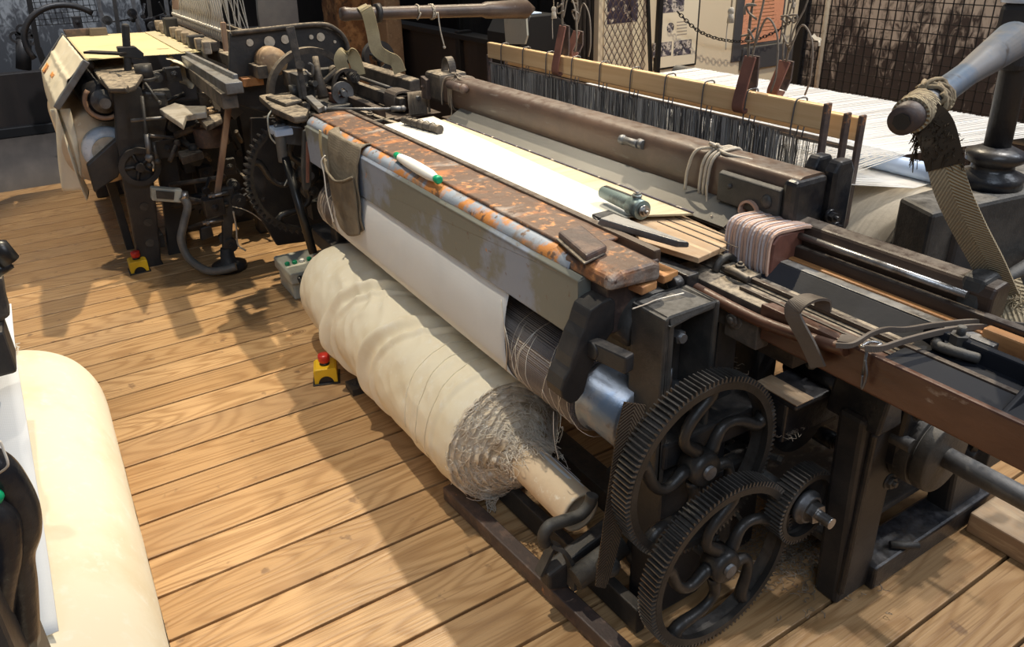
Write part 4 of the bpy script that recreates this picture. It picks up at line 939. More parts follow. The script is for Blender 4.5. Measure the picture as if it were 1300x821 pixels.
b = B(); q = at(1106, 442, 'z', .905)+Vector((0, -.012, 0)); b.tube([q, q+Vector((.002, -.002, -.05))], .0028, 6); b.tube(curve([q+Vector((.003, -.004, -.018)), q+Vector((.012, -.006, -.045)), q+Vector((.008, -.006, -.075)), q+Vector((.003, -.004, -.05))]), .0022, 6); b.out('split_pin', 'steeldull', A)
# iron channel with nut at the right hand end
b = B(); b.box(-.66, -.20, 1.175, 1.30, .886, .893); b.out('iron_channel', 'blacksteel', A, .003)
b = B(); b.box(-.66, -.20, 1.298, 1.312, .886, .925); b.out('channel_wall', 'blacksteel', A, .004)
b = B(); b.prism([(1.18, .89), (1.30, .89), (1.30, .925), (1.26, .925)], 'x', -.455, -.445); b.out('channel_end', 'blacksteel', A, .003)
q = at(1215, 442, 'z', .90); b = B(); b.bolt(q, (0, 0, 1), .014, .045); b.tube(curve([q+Vector((-.035, .0, 0)), q+Vector((-.02, -.03, .006)), q+Vector((.02, -.028, .008)), q+Vector((.045, -.012, .004))]), .010, 8); b.out('channel_nut', 'irongrey', A)
q = at(1285, 432, 'z', .93); b = B(); b.box(q.x-.05, q.x+.2, q.y-.005, q.y+.02, .89, .935); b.out('wooden_block', 'orangewood', A, .004)

# --- cast box, bracket, lever
b = B(); y0, y1, zt, zb = .972, 1.130, .885, .45
b.box(-1.105, -1.0, y0, y0+.014, zb, zt); b.box(-1.105, -1.0, y1-.014, y1, zb, zt); b.box(-1.105, -1.0, y0+.014, y1-.014, zt-.016, zt); b.box(-1.105, -1.092, y0+.014, y1-.014, zb, zt-.016)
b.box(-1.092, -1.0, y0+.014, y0+.03, zb, zt-.016)
cast = b.out('box_casting', 'irongrey', A, .005)
b = B(); b.cyl((-1.092, 1.06, .80), (-1.03, 1.06, .80), .011, .011, 12); b.nut((-1.05, 1.06, .80), (1, 0, 0), .016, .012); b.cyl((-1.092, 1.10, .63), (-1.0, 1.10, .63), .024, .024, 12); b.tube([(-1.05, 1.05, .72), (-1.05, 1.05, .66)], .003, 6); b.out('stud', 'steeldull', cast)
def roundcast(u, v):
    x = -1.24+.14*u; a = PI*(1.15*v-.05)
    return Vector((x, 1.045-.085*math.cos(a), .80+.085*math.sin(a)*(1 if math.sin(a) > 0 else 1.5)))
B().grid(6, 24, roundcast).out('rounded_housing', 'irongrey', cast, solid=.01)
b = B(); b.box(-1.24, -1.105, 1.0, 1.13, .45, .80); b.out('inner_column', 'iron', cast, .01)
b = B(); b.tube(curve([at(803, 392, 'z', .887), at(820, 386, 'z', .888), at(835, 380, 'z', .889), at(868, 372, 'z', .889)]), .0016, 5); b.out('thread_scrap', 'thread', None, label='short white thread scrap lying on top of the cast box', cat='thread')
# wavy bracket plate
P = lambda u, v: (at(u, v, 'x', -1.13).y, at(u, v, 'x', -1.13).z)
poly = [P(*q) for q in ((782, 383), (776, 378), (764, 384), (750, 394), (746, 404), (742, 418), (736, 430), (732, 442), (727, 455), (724, 468), (716, 482), (712, 496), (714, 506), (724, 513), (733, 510), (742, 498), (748, 475), (756, 456), (768, 436), (780, 418))]
b = B(); b.prism(poly, 'x', -1.19, -1.13); b.out('wavy_bracket', 'iron', A, .004)
a = at(757, 442, 'x', -1.12); c = at(800, 462, 'x', -1.03)
b = B(); b.bar(a, c, .030, .042); b.cyl(a+Vector((0, -.017, 0)), a+Vector((0, .014, 0)), .021, .021, 20); b.out('stop_lever', 'iron', A, .005)
b = B(); b.bolt((-1.18, .93, .855), (.3, -.9, .2), .012, .02); b.out('bracket_bolt', 'plate', A)

# --- gears
def gear(name, c, xa, xb, Ro, ring, N, ns, hub, parent, curved=True, tooth=.012, mt='gear'):
    b = B(); prof = []
    for i in range(N):
        a = 2*PI*i/N
        for f, r in ((-.28, Ro-tooth), (-.13, Ro), (.13, Ro), (.28, Ro-tooth)):
            t = a+2*PI/N*f; prof.append((r*math.cos(t), r*math.sin(t)))
    n = len(prof); inn = [((Ro-ring)*math.cos(2*PI*i/n), (Ro-ring)*math.sin(2*PI*i/n)) for i in range(n)]
    vs = [(xa, c[0]+p[0], c[1]+p[1]) for p in prof]+[(xb, c[0]+p[0], c[1]+p[1]) for p in prof]+[(xa, c[0]+p[0], c[1]+p[1]) for p in inn]+[(xb, c[0]+p[0], c[1]+p[1]) for p in inn]
    fs = []
    for i in range(n):
        j = (i+1) % n
        fs += [(i, j, n+j, n+i), (n+i, n+j, 3*n+j, 3*n+i), (i, 2*n+i, 2*n+j, j), (2*n+i, 3*n+i, 3*n+j, 2*n+j)]
    b.add(vs, fs); g = b.out(name, mt, parent)
    xm = (xa+xb)/2+.004
    for k in range(ns):
        a = 2*PI*k/ns+.55; pts = []; rad = []
        for i in range(13):
            s = i/12; r = hub*.9+(Ro-ring-hub*.9+.006)*s; t = a+(.34*math.sin(s*2*PI*.85) if curved else 0); pts.append((xm, c[0]+r*math.cos(t), c[1]+r*math.sin(t))); rad.append(.0125+.014*abs(s-.45)**1.3)
        B().tube(pts, rad, 10).out('spoke', 'gearface', g)
    if ns == 0: B().lathe([(0, hub), (0, Ro-ring+.002), (.012, Ro-ring+.002), (.012, hub)], (xa+.01, c[0], c[1]), (1, 0, 0), 40, False).out('web', 'iron', g)
    B().lathe([(0, hub*.5), (0, hub), ((xb-xa)*.9, hub), (xb-xa+.006, hub*.86), (xb-xa+.006, hub*.42)], (xa+.004, c[0], c[1]), (1, 0, 0), 30).out('hub', 'gearface', g)
    vs2 = []; n2 = 96
    for rr_ in (Ro-tooth-.001, Ro-ring-.006):
        for i in range(n2): vs2.append((xb+.0008, c[0]+rr_*math.cos(2*PI*i/n2), c[1]+rr_*math.sin(2*PI*i/n2)))
    for rr_ in (Ro-tooth-.001, Ro-ring-.006):
        for i in range(n2): vs2.append((xb-.014, c[0]+rr_*math.cos(2*PI*i/n2), c[1]+rr_*math.sin(2*PI*i/n2)))
    fs2 = []
    for i in range(n2):
        j = (i+1) % n2; fs2 += [(i, j, n2+j, n2+i), (2*n2+i, 3*n2+i, 3*n2+j, 2*n2+j), (n2+i, n2+j, 3*n2+j, 3*n2+i), (i, 2*n2+i, 2*n2+j, j)]
    B().add(vs2, fs2).out('rim_face', 'gearface', g)
    B().cyl((xb-.01, c[0], c[1]), (xb+.018, c[0], c[1]), hub*.42, hub*.40, 18).out('shaft_end', 'steeldull', g)
    return g
gear('gear_wheel', (1.062, .512), -.985, -.935, .228, .024, 112, 5, .042, A)
gear('gear_wheel', (1.10, .25), -.925, -.878, .228, .024, 112, 5, .042, A)
g3 = gear('small_gear_wheel', (1.348, .322), -.905, -.855, .102, .016, 52, 0, .035, A, tooth=.009)
b = B(); b.lathe([(0, .045), (.012, .045), (.014, .036), (.022, .036)], (-.868, 1.348, .322), (1, 0, 0), 24); b.out('washer', 'steeldull', g3)
b = B(); b.nut((-.848, 1.348, .322), (1, 0, 0), .026, .022); b.out('hexagon_nut', 'steel', g3)
b = B(); b.lathe([(i*.0035, .0145 if i % 2 else .0125) for i in range(12)], (-.828, 1.348, .322), (1, 0, 0), 16); b.out('threaded_stud', 'steel', g3)
b = B(); b.cyl((-1.3, 1.062, .512), (-.98, 1.062, .512), .02, .02, 16); b.cyl((-1.3, 1.10, .25), (-.92, 1.10, .25), .02, .02, 16); b.cyl((-1.2, 1.348, .322), (-.90, 1.348, .322), .02, .02, 16); b.out('gear_shaft', 'irongrey', A)
b = B(); b.box(-1.10, -1.0, 1.0, 1.16, .03, .45); b.box(-1.07, -1.02, 1.16, 1.40, .28, .38); b.out('gear_pedestal', 'iron', A, .01)

# --- near side frame
b = B(); b.box(-1.03, -.905, 1.31, 1.66, .585, .60); b.box(-1.0, -.93, 1.31, 1.66, .48, .59); b.out('cross_girder', 'ironoil', A, .006)
b = B(); b.box(-1.03, -.905, 1.31, 1.37, .601, .604); b.out('girder_pad', 'rawwood', A, .001)
b = B(); b.box(-1.12, -.99, .99, 1.325, .50, .57); b.out('cross_girder', 'iron', A, .008)
def pp(x, pts): return [(at(u, v, 'x', x).y, at(u, v, 'x', x).z) for u, v in pts]
b = B(); b.box(-1.16, -1.06, 1.20, 1.27, 0, .86); b.out('frame_leg', 'iron', A, .008)
b = B(); b.box(-1.15, -1.07, 1.36, 1.44, .0, .80); b.out('frame_leg', 'iron', A, .008)
# arched near side casting
b = B(); x = -.80
poly = [(1.40, 0), (1.47, 0), (1.47, .22), (1.485, .36), (1.53, .43), (1.60, .46), (1.72, .44), (1.78, .36), (1.80, .22), (1.80, .06), (1.86, .06), (1.88, .30), (1.84, .52), (1.70, .60), (1.56, .62), (1.40, .60)]
# the arch as a strip of quads (outer and inner outlines paired)
outer = [(1.44, 0), (1.425, .2), (1.41, .4), (1.40, .59), (1.55, .61), (1.75, .57), (1.95, .46), (2.06, .30), (2.10, 0)]
inner = [(1.58, 0), (1.57, .2), (1.57, .32), (1.60, .39), (1.66, .42), (1.74, .41), (1.83, .35), (1.90, .24), (1.93, 0)]
vs = []
for xx in (-.86, -.79): vs += [(xx, *p) for p in outer]+[(xx, *p) for p in inner]
k = 9; fs = []
for i in range(k-1):
    fs += [(i, i+1, k+i+1, k+i), (2*k+i, 3*k+i, 3*k+i+1, 2*k+i+1), (i, 2*k+i, 2*k+i+1, i+1), (k+i, k+i+1, 3*k+i+1, 3*k+i)]
fs += [(0, k, 3*k, 2*k), (k-1, 2*k-1+0, 4*k-1, 3*k-1)]
b.add(vs, fs); b.out('side_casting', 'iron', A, .012)
b = B(); b.prism([(1.41, .56), (1.50, .56), (1.48, .66), (1.43, .66)], 'x', -.90, -.76); b.box(-.795, -.775, 1.43, 1.445, .05, .55); b.box(-.82, -.76, 1.52, 1.60, .42, .60); b.out('bearing_block', 'ironoil', A, .012)
b = B(); b.box(-.87, -.77, 1.56, 2.16, 0, .075); b.out('base_bar', 'ironoil', A, .008)
b = B(); b.box(-1.25, -.875, 1.50, 2.05, .10, .125); b.out('foot_plate', 'footdust', A, .006)
b = B(); b.cyl((-.80, 1.66, .085), (-.755, 1.72, .085), .010, .010, 12); b.out('base_pin', 'irongrey', A)
b = B(); b.box(-.76, -.50, 1.98, 2.12, .0, .07); b.out('wooden_packing', 'rawwood', A, .006)
b = B(); b.cyl((-.93, 1.62, .455), (-.10, 1.62, .455), .026, .026, 20); sh = b.out('drive_shaft', 'steeldull', A)
b = B(); b.lathe([(0, .03), (0, .096), (.004, .10), (.05, .10), (.052, .09), (.056, .09), (.058, .099), (.086, .096), (.09, .085), (.09, .03)], (-.79, 1.62, .455), (1, 0, 0), 40)
b.bolt((-.74, 1.62+.02, .455+.10), (0, .2, 1), .014, .02)
b.out('split_collar', 'irongrey', sh, .003)
b = B(); b.cyl((-.86, 1.53, .50), (-.74, 1.53, .50), .018, .018, 12); b.bolt((-.76, 1.50, .40), (1, 0, 0), .013, .02); b.bolt((-.76, 1.56, .57), (1, -.3, 0), .012, .02); b.out('casting_bolt', 'irongrey', A)
b = B(); b.cyl((-1.05, 1.48, .60), (-.86, 1.48, .60), .045, .045, 20); b.lathe([(0, .02), (0, .10), (.04, .10), (.04, .02)], (-1.0, 1.42, .50), (1, 0, 0), 30); b.out('dark_pulley', 'ironoil', A)
# lint on the floor round the gears
def lint(c, n, s, m_='lint'):
    b = B(); c = Vector(c)
    for i in range(n):
        p = c+Vector((random.gauss(0, s), random.gauss(0, s*1.2), abs(random.gauss(0, s*.12)))); q = [p]
        for k in range(4): q.append(q[-1]+Vector((rr(-.014, .014), rr(-.014, .014), rr(-.004, .005))))
        for k in q: k.z = max(k.z, .001)
        b.tube(curve(q, 2), .0009, 3, False)
    return b
l = lint((-1.0, 1.55, .002), 900, .085); l.out('floor_lint', 'lint', label='loose brown cotton lint on the floor beside the small gear', cat='lint', kind='stuff')
b = lint((-.955, 1.34, .50), 90, .014, ); b.out('gear_lint', 'lint', A, kind='stuff')
b = lint((-1.13, 1.25, .62), 120, .025); b.out('gear_lint', 'lint', A, kind='stuff')
# --- brake webbing, tube hook and base rails
wpt = [(806, 512, -1.00), (795, 560, -.99), (786, 620, -.985), (778, 670, -.98), (768, 720, -.97), (762, 745, -.96)]
c_ = curve([at(u, v, 'x', x+.0) for u, v, x in wpt]); n = len(c_)
b = B(); b.ribbon(c_, [.048-.026*max(0, (i/n-.55))/.45 for i in range(n)], .006, (.35, .93, 0)); b.out('brake_webbing', 'webdark', A)
hk = B(); hp = [(752, 628, -1.19), (748, 640, -1.19), (735, 654, -1.19), (712, 662, -1.19), (697, 668, -1.19), (690, 680, -1.19), (692, 690, -1.19)]
hk.tube(curve([at(u, v, 'x', x) for u, v, x in hp]), .016, 12); hk.out('tube_hook', 'irongrey', A)
b = B(); b.prism([(.80, .14), (1.02, .20), (1.02, .10), (.90, .05), (.80, .09)], 'x', -1.215, -1.17); b.out('hook_bracket', 'iron', A, .008)
b = B(); b.bar(at(702, 690, 'x', -1.20), at(684, 728, 'x', -1.20), .010, .026, (1, 0, 0)); b.ribbon(curve([at(700, 690, 'x', -1.18), at(716, 700, 'x', -1.16), at(726, 722, 'x', -1.15), at(726, 745, 'x', -1.15)]), .03, .010, (1, 0, 0)); b.out('drop_bar', 'irongrey', A)
b = B(); b.bar((-1.72, .80, .03), (-.95, .87, .03), .045, .05); b.out('base_rail', 'plate', A, .004)
b = B(); b.bar((-1.70, .93, .05), (-1.0, .96, .05), .03, .08); b.out('base_rail', 'iron', A, .004)
b = B(); b.box(-3.0, -1.1, 1.16, 1.24, .0, .08); b.out('base_rail', 'iron', A, .004)
b = B(); b.tube([at(790, 690, 'x', -1.12), at(730, 735, 'x', -1.12)], .03, 12); b.ball(at(772, 718, 'x', -1.03), .030, 14, (1, 1, .8)); b.ball(at(815, 700, 'x', -1.10), .045, 14); b.out('pedal_knob', 'irongrey', A)
b = B(); b.box(-3.02, -1.15, 1.26, 1.34, .30, .38); b.out('cross_beam', 'iron', A, .006)
b = B(); b.box(-3.02, -1.15, 1.50, 1.58, .55, .88); b.out('lay_sword_beam', 'darkwood', A, .006)
# ================================================================== FAR END OF THE MAIN LOOM
def PX(x): return lambda u, v: at(u, v, 'x', x)
def yz(x, pts): return [(at(u, v, 'x', x).y, at(u, v, 'x', x).z) for u, v in pts]
def plate_x(pts, x, th, nm, m_, par, bev=.004, **kw):
    b = B(); b.prism(yz(x, pts), 'x', x-th, x); return b.out(nm, m_, par, bev, **kw)
def plate_z(pts, z, th, nm, m_, par, bev=.004, **kw):
    b = B(); b.prism([(at(u, v, 'z', z).x, at(u, v, 'z', z).y) for u, v in pts], 'z', z-th, z); return b.out(nm, m_, par, bev, **kw)
# far shuttle box
b = B(); b.prism([(1.40, .965), (1.46, .965), (1.46, 1.035), (1.41, 1.03)], 'x', -3.78, -3.12); b.out('box_back_rail', 'irondust', A, .006)
b = B(); b.box(-3.78, -3.0, 1.30, 1.33, .93, .985); b.out('box_front_rail', 'irondust', A, .004)
b = B(); b.box(-3.85, -2.95, 1.18, 1.47, .88, .915); b.out('race_board', 'darkwood', A, .004)
b = B(); b.box(-3.78, -3.0, 1.20, 1.235, .915, .955); b.out('box_front_rail', 'darkwood', A, .004)
b = B(); b.cyl((-3.7, 1.37, .985), (-2.95, 1.37, .985), .009, .009, 12); b.out('picker_spindle', 'steeldull', A)
kb = thing('leather_picker', 'dark folded leather picker in the far shuttle box', 'picker', (-3.05, 1.33, .94))
for i in range(9):
    x = -3.14+.012*i; pts = curve([(x, 1.30, .925), (x, 1.295, .965), (x, 1.31, 1.0), (x+.01, 1.37, 1.0), (x+.015, 1.40, .97)], 3)
    B().ribbon(pts, .0105, .008, (1, 0, 0)).out('leather_layer', 'leathergrey', kb)
b = B(); b.prism([(1.31, .93), (1.40, .93), (1.40, .985), (1.315, .988)], 'x', -3.14, -3.03); b.out('picker_core', 'darkwood', kb, .004)
b = B()
for i in range(50):
    y = rr(1.34, 1.44); b.tube(curve([(-3.02, y, 1.0), (-2.98, y-.01, 1.005), (-2.96, y-.02, .97), (-2.955, y-.02, .92)], 3), .003, 4, False)
b.out('fringe', 'corddark', kb, kind='stuff')
# far picking arm, hanging strap
arm2 = B(); pa = at(432, 18, 'x', -3.3); pb = at(612, 13, 'x', -3.3); pcx = at(678, 12, 'x', -3.3)
d = (pb-pa).normalized(); L2 = (pb-pa).length; L3 = (pcx-pa).length
arm2.lathe([(0, .012), (.003, .026), (.02, .030), (.05, .026), (L2, .030), (L2+.02, .038), (L3-.05, .045), (L3, .01)], pa, d, 24)
ar = arm2.out('picking_arm', 'rail', A)
b = B()
for s in (.13, .36, .43, .44):
    q = pa+d*s; b.tube([q+Vector((.031*math.cos(t), rr(-.004, .004), .031*math.sin(t))) for t in [2*PI*k/16 for k in range(17)]], .004, 6)
q = pa+d*.45; b.tube(curve([q+Vector((.03, 0, 0)), q+Vector((.035, .005, -.08)), q+Vector((.035, .02, -.15))]), .0035, 6); b.ball(q+Vector((.035, .02, -.155)), .008, 8)
b.out('cord_wrapping', 'cord', ar)
b = B(); q = pa+d*.16; b.lathe([(0, .034), (.0, .040), (.02, .042), (.022, .034)], q, d, 20); b.out('iron_ring', 'iron', ar)
st = [(458, 8, -3.30), (466, 14, -3.26), (473, 40, -3.26), (478, 62, -3.24), (490, 72, -3.22), (502, 78, -3.20), (508, 92, -3.19)]
b = B(); b.ribbon(curve([at(u, v, 'x', x) for u, v, x in st], 8), .055, .005, [Vector((.55, .8, 0))]*(len(curve([at(u, v, 'x', x) for u, v, x in st], 8)))); b.out('hanging_strap', 'beltolive', A)
b = B(); c_ = curve([at(u, v, 'x', -3.55) for u, v in ((436, 88), (432, 76), (438, 66), (446, 68), (452, 80), (456, 95))], 8); b.ribbon(c_, .06, .005, Vector((.4, .9, 0))); b.out('looped_strap', 'beltolive', A)
b = B(); c_ = curve([at(u, v, 'x', -3.45) for u, v in ((424, 140), (423, 112), (428, 94), (440, 88), (452, 92))], 8); b.ribbon(c_, .02, .012, Vector((1, .1, 0))); b.out('iron_hoop', 'irondust', A)
# castings
plate_x([(290, 130), (292, 42), (300, 38), (405, 32), (425, 38), (438, 52), (442, 75), (440, 140), (360, 150)], -3.95, .03, 'holed_casting', 'iron', A, .006)
hc = B()
for (u, v, w) in ((317, 54, 9), (342, 53, 14), (362, 50, 11), (395, 47, 6), (407, 47, 11), (425, 53, 4)):
    c = at(u, v, 'x', -3.948); hc.cyl(c+Vector((-.001, 0, 0)), c+Vector((.004, 0, 0)), w*.0019, w*.0019, 14)
hc.out('lit_hole_disc', 'cord', A)  # pale discs: lit background behind the holes is put into their colour
b = B(); b.tube(curve([at(u, v, 'x', -3.93) for u, v in ((294, 42), (340, 37), (405, 31), (427, 38), (440, 54), (443, 80))], 6), .012, 8); b.out('casting_rim', 'irondust', A)
def wheel(c, x, R, nm, m_, par, w=.03, ns=4, r=.016):
    b = B(); b.lathe([(0, R-.028), (0, R), (w, R), (w, R-.028), (0, R-.028)], (x, c[0], c[1]), (1, 0, 0), 48, False, False)
    g = b.out(nm, m_, par)
    for k in range(ns):
        a = 2*PI*k/ns+.6; B().cyl((x+w/2, c[0], c[1]), (x+w/2, c[0]+(R-.01)*math.cos(a), c[1]+(R-.01)*math.sin(a)), r, r*.8, 10).out('spoke', m_, g)
    B().cyl((x-.01, c[0], c[1]), (x+w+.02, c[0], c[1]), r*2.4, r*2.2, 20).out('hub', m_, g)
    return g
c = at(396, 118, 'x', -3.7); wheel((c.y, c.z), -3.72, .215, 'flywheel', 'irondust', A, .045, 5)
c = at(346, 78, 'x', -3.85); B().lathe([(0, .02), (0, .068), (.10, .068), (.10, .02)], (-3.93, c.y, c.z), (1, 0, 0), 28).out('tan_bobbin', 'rawwood', A)
c = at(478, 72, 'x', -3.9); wheel((c.y, c.z), -3.9, .085, 'idler_wheel', 'iron', A, .04, 3, .01)
c = at(435, 118, 'x', -3.35); wheel((c.y, c.z), -3.36, .05, 'small_wheel', 'steeldull', A, .015, 4, .006)
b = B(); b.ribbon([at(368, 34, 'x', -3.45), at(374, 60, 'x', -3.43), at(380, 85, 'x', -3.42), at(388, 126, 'x', -3.40)], [.038, .034, .026, .02], .012, Vector((.3, 1, 0))); b.cyl(at(381, 82, 'x', -3.44), at(381, 82, 'x', -3.38), .02, .02, 14); b.out('hand_lever', 'irondust', A, .003)
b = B(); b.tube([at(400, 72, 'x', -3.45), at(404, 95, 'x', -3.42), at(411, 124, 'x', -3.38)], [.014, .016, .026], 12); b.out('hand_lever', 'irondust', A)
b = B(); b.tube(curve([at(388, 90, 'x', -3.4), at(396, 96, 'x', -3.38), at(397, 84, 'x', -3.36), at(392, 80, 'x', -3.35)]), .006, 6); b.out('lever_hook', 'steeldull', A)
plate_z([(328, 121), (345, 118), (392, 138), (389, 146), (372, 148), (345, 136)], .955, .03, 'rounded_bracket', 'irondust', A, .008)
plate_z([(336, 121), (372, 119), (384, 126), (362, 131)], .972, .02, 'slotted_tray', 'irondust', A, .008)
plate_z([(388, 122), (396, 120), (412, 134), (404, 138)], .985, .02, 'flat_key', 'steeldull', A, .003)
b = B(); c = at(373, 108, 'x', -3.5); b.cyl(c-Vector((0, 0, .05)), c, .024, .024, 18); c = at(408, 134, 'x', -3.25); b.cyl(c-Vector((.03, 0, 0)), c+Vector((.02, 0, 0)), .022, .022, 14); b.out('oil_cup', 'irongrey', A)
a = at(412, 139, 'z', .965); c = at(497, 138, 'z', .975); b = B(); b.cyl(a, c, .008, .006, 10); b.cyl(c, c+(c-a).normalized()*.045, .011, .011, 10); b.ball(c+(c-a).normalized()*.05, .013, 10); b.ball(a, .015, 10); b.out('release_rod', 'steeldull', A)
b = B()
for i, (u0, v0, u1, v1, w) in enumerate(((430, 150, 475, 162, .03), (455, 140, 505, 158, .022), (470, 155, 500, 150, .018), (440, 160, 468, 170, .02))):
    b.bar(at(u0, v0, 'z', .93), at(u1, v1, 'z', .93), w, .012)
b.bolt(at(470, 146, 'z', .94), (0, 0, 1), .01, .02); b.bolt(at(448, 152, 'z', .94), (0, 0, 1), .01, .02); b.out('latch_plate', 'irondust', A, .003)
b = B(); b.box(-3.60, -3.02, 1.02, 1.20, .84, .90); b.box(-3.25, -3.03, .95, 1.3, .80, .86); b.box(-3.60, -3.3, 1.05, 1.4, .90, .93); b.out('side_bracket', 'iron', A, .008)
pp_ = yz(-3.42, [(418, 118), (430, 118), (438, 132), (436, 145), (420, 138)]); b = B(); b.prism(pp_, 'x', -3.44, -3.36); b.out('pawl_block', 'leather', A, .004)
# slotted handle hanging off the far end of the breast beam
plate_x([(385, 166), (392, 163), (396, 175), (396, 236), (392, 243), (385, 241), (383, 215)], -3.06, .02, 'slotted_handle', 'irongrey', A, .006)
b = B(); c0 = at(386, 180, 'x', -3.05); 
plate_x([(389, 180), (393, 180), (393, 232), (389, 232)], -3.055, .008, 'handle_slot', 'leather', A, .002)
# flexible conduit and black leaning pole
b = B(); b.box(-3.42, -3.30, .84, .92, .83, .86); b.out('terminal_box', 'bluepipe', A, .006)
plate_x([(349, 160), (352, 158), (385, 162), (383, 185), (352, 182)], -3.36, .03, 'shield_plate', 'greysheet', A, .004)
b = B(); b.tube(curve([at(352, 168, 'x', -3.33), at(356, 178, 'x', -3.33), at(360, 205, 'x', -3.33)]), .022, 12); b.out('conduit_sleeve', 'hose', A)
b = B(); b.cyl(at(362, 200, 'x', -3.32), at(398, 322, 'x', -3.15), .019, .019, 14); b.out('leaning_pole', 'blackplastic', A)
b = B(); b.tube(curve([at(345, 140, 'x', -3.35), at(340, 150, 'x', -3.33), at(343, 172, 'x', -3.33), at(350, 182, 'x', -3.33)]), .004, 6); b.tube(curve([at(362, 205, 'x', -3.3), at(366, 222, 'x', -3.3), at(361, 236, 'x', -3.3)]), .003, 6); b.out('thin_wire', 'greybox', A)
plate_x([(318, 150), (445, 150), (440, 300), (352, 312), (320, 260)], -3.97, .03, 'dark_blocker_plate', 'iron', A, .006)  # dark plate added to block light and keep the far end dark
c = at(382, 222, 'x', -3.45); gear('large_dark_gear', (c.y+.03, c.z), -3.47, -3.42, .29, .03, 60, 5, .05, A, tooth=.02, mt='iron')
# far side frame
b = B(); b.box(-3.40, -3.30, 1.05, 1.13, 0, .86); b.out('frame_leg', 'iron', A, .008)
b = B(); b.box(-3.16, -3.08, .98, 1.05, 0, .80); b.out('frame_leg', 'iron', A, .008)
b = B(); b.box(-3.45, -3.05, 1.3, 1.4, 0, .88); b.out('frame_leg', 'iron', A, .008)
b = B(); b.box(-3.9, -3.3, 1.48, 1.56, 0, .9); b.box(-3.9, -3.1, 1.5, 1.54, .25, .35); b.out('frame_leg', 'iron', A, .008)
b = B(); b.box(-3.35, -3.05, .95, 1.4, .30, .38); b.box(-3.35, -3.2, .95, 1.3, .02, .10); b.out('frame_tie', 'iron', A, .008)
def clutter(par, n, lo, hi, mats=('iron', 'ironoil', 'irongrey', 'irondust'), rmax=.02):
    """small rods, levers, brackets and bolts of the mechanism between two frames"""
    kinds = ('tie_rod', 'small_lever', 'bracket', 'set_bolt')
    for i in range(n):
        p = Vector([rr(lo[k], hi[k]) for k in range(3)]); k = random.randrange(4); m_ = random.choice(mats); b = B()
        d = Vector([(1, 0, 0), (0, 1, 0), (0, 0, 1)][random.randrange(3)])+Vector((rr(-.3, .3), rr(-.3, .3), rr(-.3, .3))); L = rr(.08, .28); q = p+d.normalized()*L
        q = Vector([min(max(q[j], lo[j]), hi[j]) for j in range(3)])
        if (q-p).length < .04: continue
        if k == 0: b.cyl(p, q, rr(.006, .014), None, 10); b.nut(q, q-p, .014, .012)
        elif k == 1: b.bar(p, q, rr(.015, .03), rr(.01, .016)); b.cyl(p-Vector((.015, 0, 0)), p+Vector((.015, 0, 0)), .02, .02, 14)
        elif k == 2:
            s = Vector((rr(.02, .05), rr(.03, .07), rr(.03, .07))); b.box(p.x-s.x, p.x+s.x, p.y-s.y, p.y+s.y, p.z-s.z, p.z+s.z); b.bolt(p+Vector((s.x, 0, 0)), (1, 0, 0), .012, .02)
        else: b.cyl(p-Vector((.03, 0, 0)), p+Vector((.03, 0, 0)), rr(.02, rmax+.02), None, 16); b.bolt(p+Vector((.03, 0, 0)), (1, 0, 0), .012, .02)
        b.out(kinds[k], m_, par, .003 if k in (1, 2) else 0)
clutter(A, 26, (-3.9, 1.0, .35), (-3.3, 1.5, .95))
clutter(A, 10, (-3.85, 1.05, .95), (-3.4, 1.35, 1.02), ('irondust', 'irongrey'))
clutter(A, 22, (-1.2, 1.2, .1), (-1.0, 1.9, .55))
clutter(A, 14, (-1.1, 1.25, .7), (-.9, 1.5, .88), ('irongrey', 'irondust'))
clutter(A, 12, (-.9, 1.7, .3), (-.6, 2.2, .8))

# ================================================================== SWITCHES ON THE FLOOR
def estop(u, v, rz, label):
    c = at(u, v, 'z', 0); t = thing('emergency_stop_button', label, 'emergency stop', tuple(c)); t['group'] = 'emergency stop buttons'
    s = .045; M_ = Matrix.Rotation(rz, 3, 'Z')
    def rot(b): b.v = [c+M_ @ v_ for v_ in b.v]; return b
    # yellow housing with an arched cut-out in front, black foot
    n = 10; pr = [(-s, .0), (-s, .062), (-s*.8, .068), (s*.8, .068), (s, .062), (s, 0)]+[(.030*math.cos(a), .0+.034*math.sin(a)) for a in [PI*k/n for k in range(n+1)]]
    b = B(); b.prism(pr, 'x', -s, s); rot(b).out('yellow_housing', 'yellow', t, .003)
    b = B(); b.prism([(-.042, 0), (.042, 0)]+[(.0285*math.cos(a)*1.0, .004+.030*math.sin(a)) for a in [PI*k/n for k in range(n+1)]], 'x', -s*.96, s*.96); rot(b).out('black_arch', 'blackplastic', t)
    b = B(); b.box(-s-.008, s+.008, -s-.008, s+.008, 0, .006); rot(b).out('base_pad', 'blackplastic', t, .002)
    b = B(); b.lathe([(0, .020), (.008, .020), (.012, .017)], (0, 0, .066), (0, 0, 1), 24); cb_ = rot(b)
    b = B(); b.lathe([(.012, .019), (.018, .0225), (.040, .0235), (.045, .021), (.046, .0)], (0, 0, .066), (0, 0, 1), 28); rb_ = rot(b).out('red_button', 'redplastic', t); cb_.out('collar', 'blackplastic', rb_)
estop(415, 480, -.35, 'yellow emergency stop box with red button beside the large cream cloth roll')
estop(177, 343, .0, 'yellow emergency stop box with red button at the feet of the left background loom')
b = B(); b.box(-2.52, -2.44, .76, .84, 0, .03); b.bolt((-2.48, .79, .03), (0, 0, 1), .012, .012); b.out('floor_bracket', 'iron', None, .004, label='small black iron bracket screwed to the boards behind the near yellow stop box', cat='bracket')
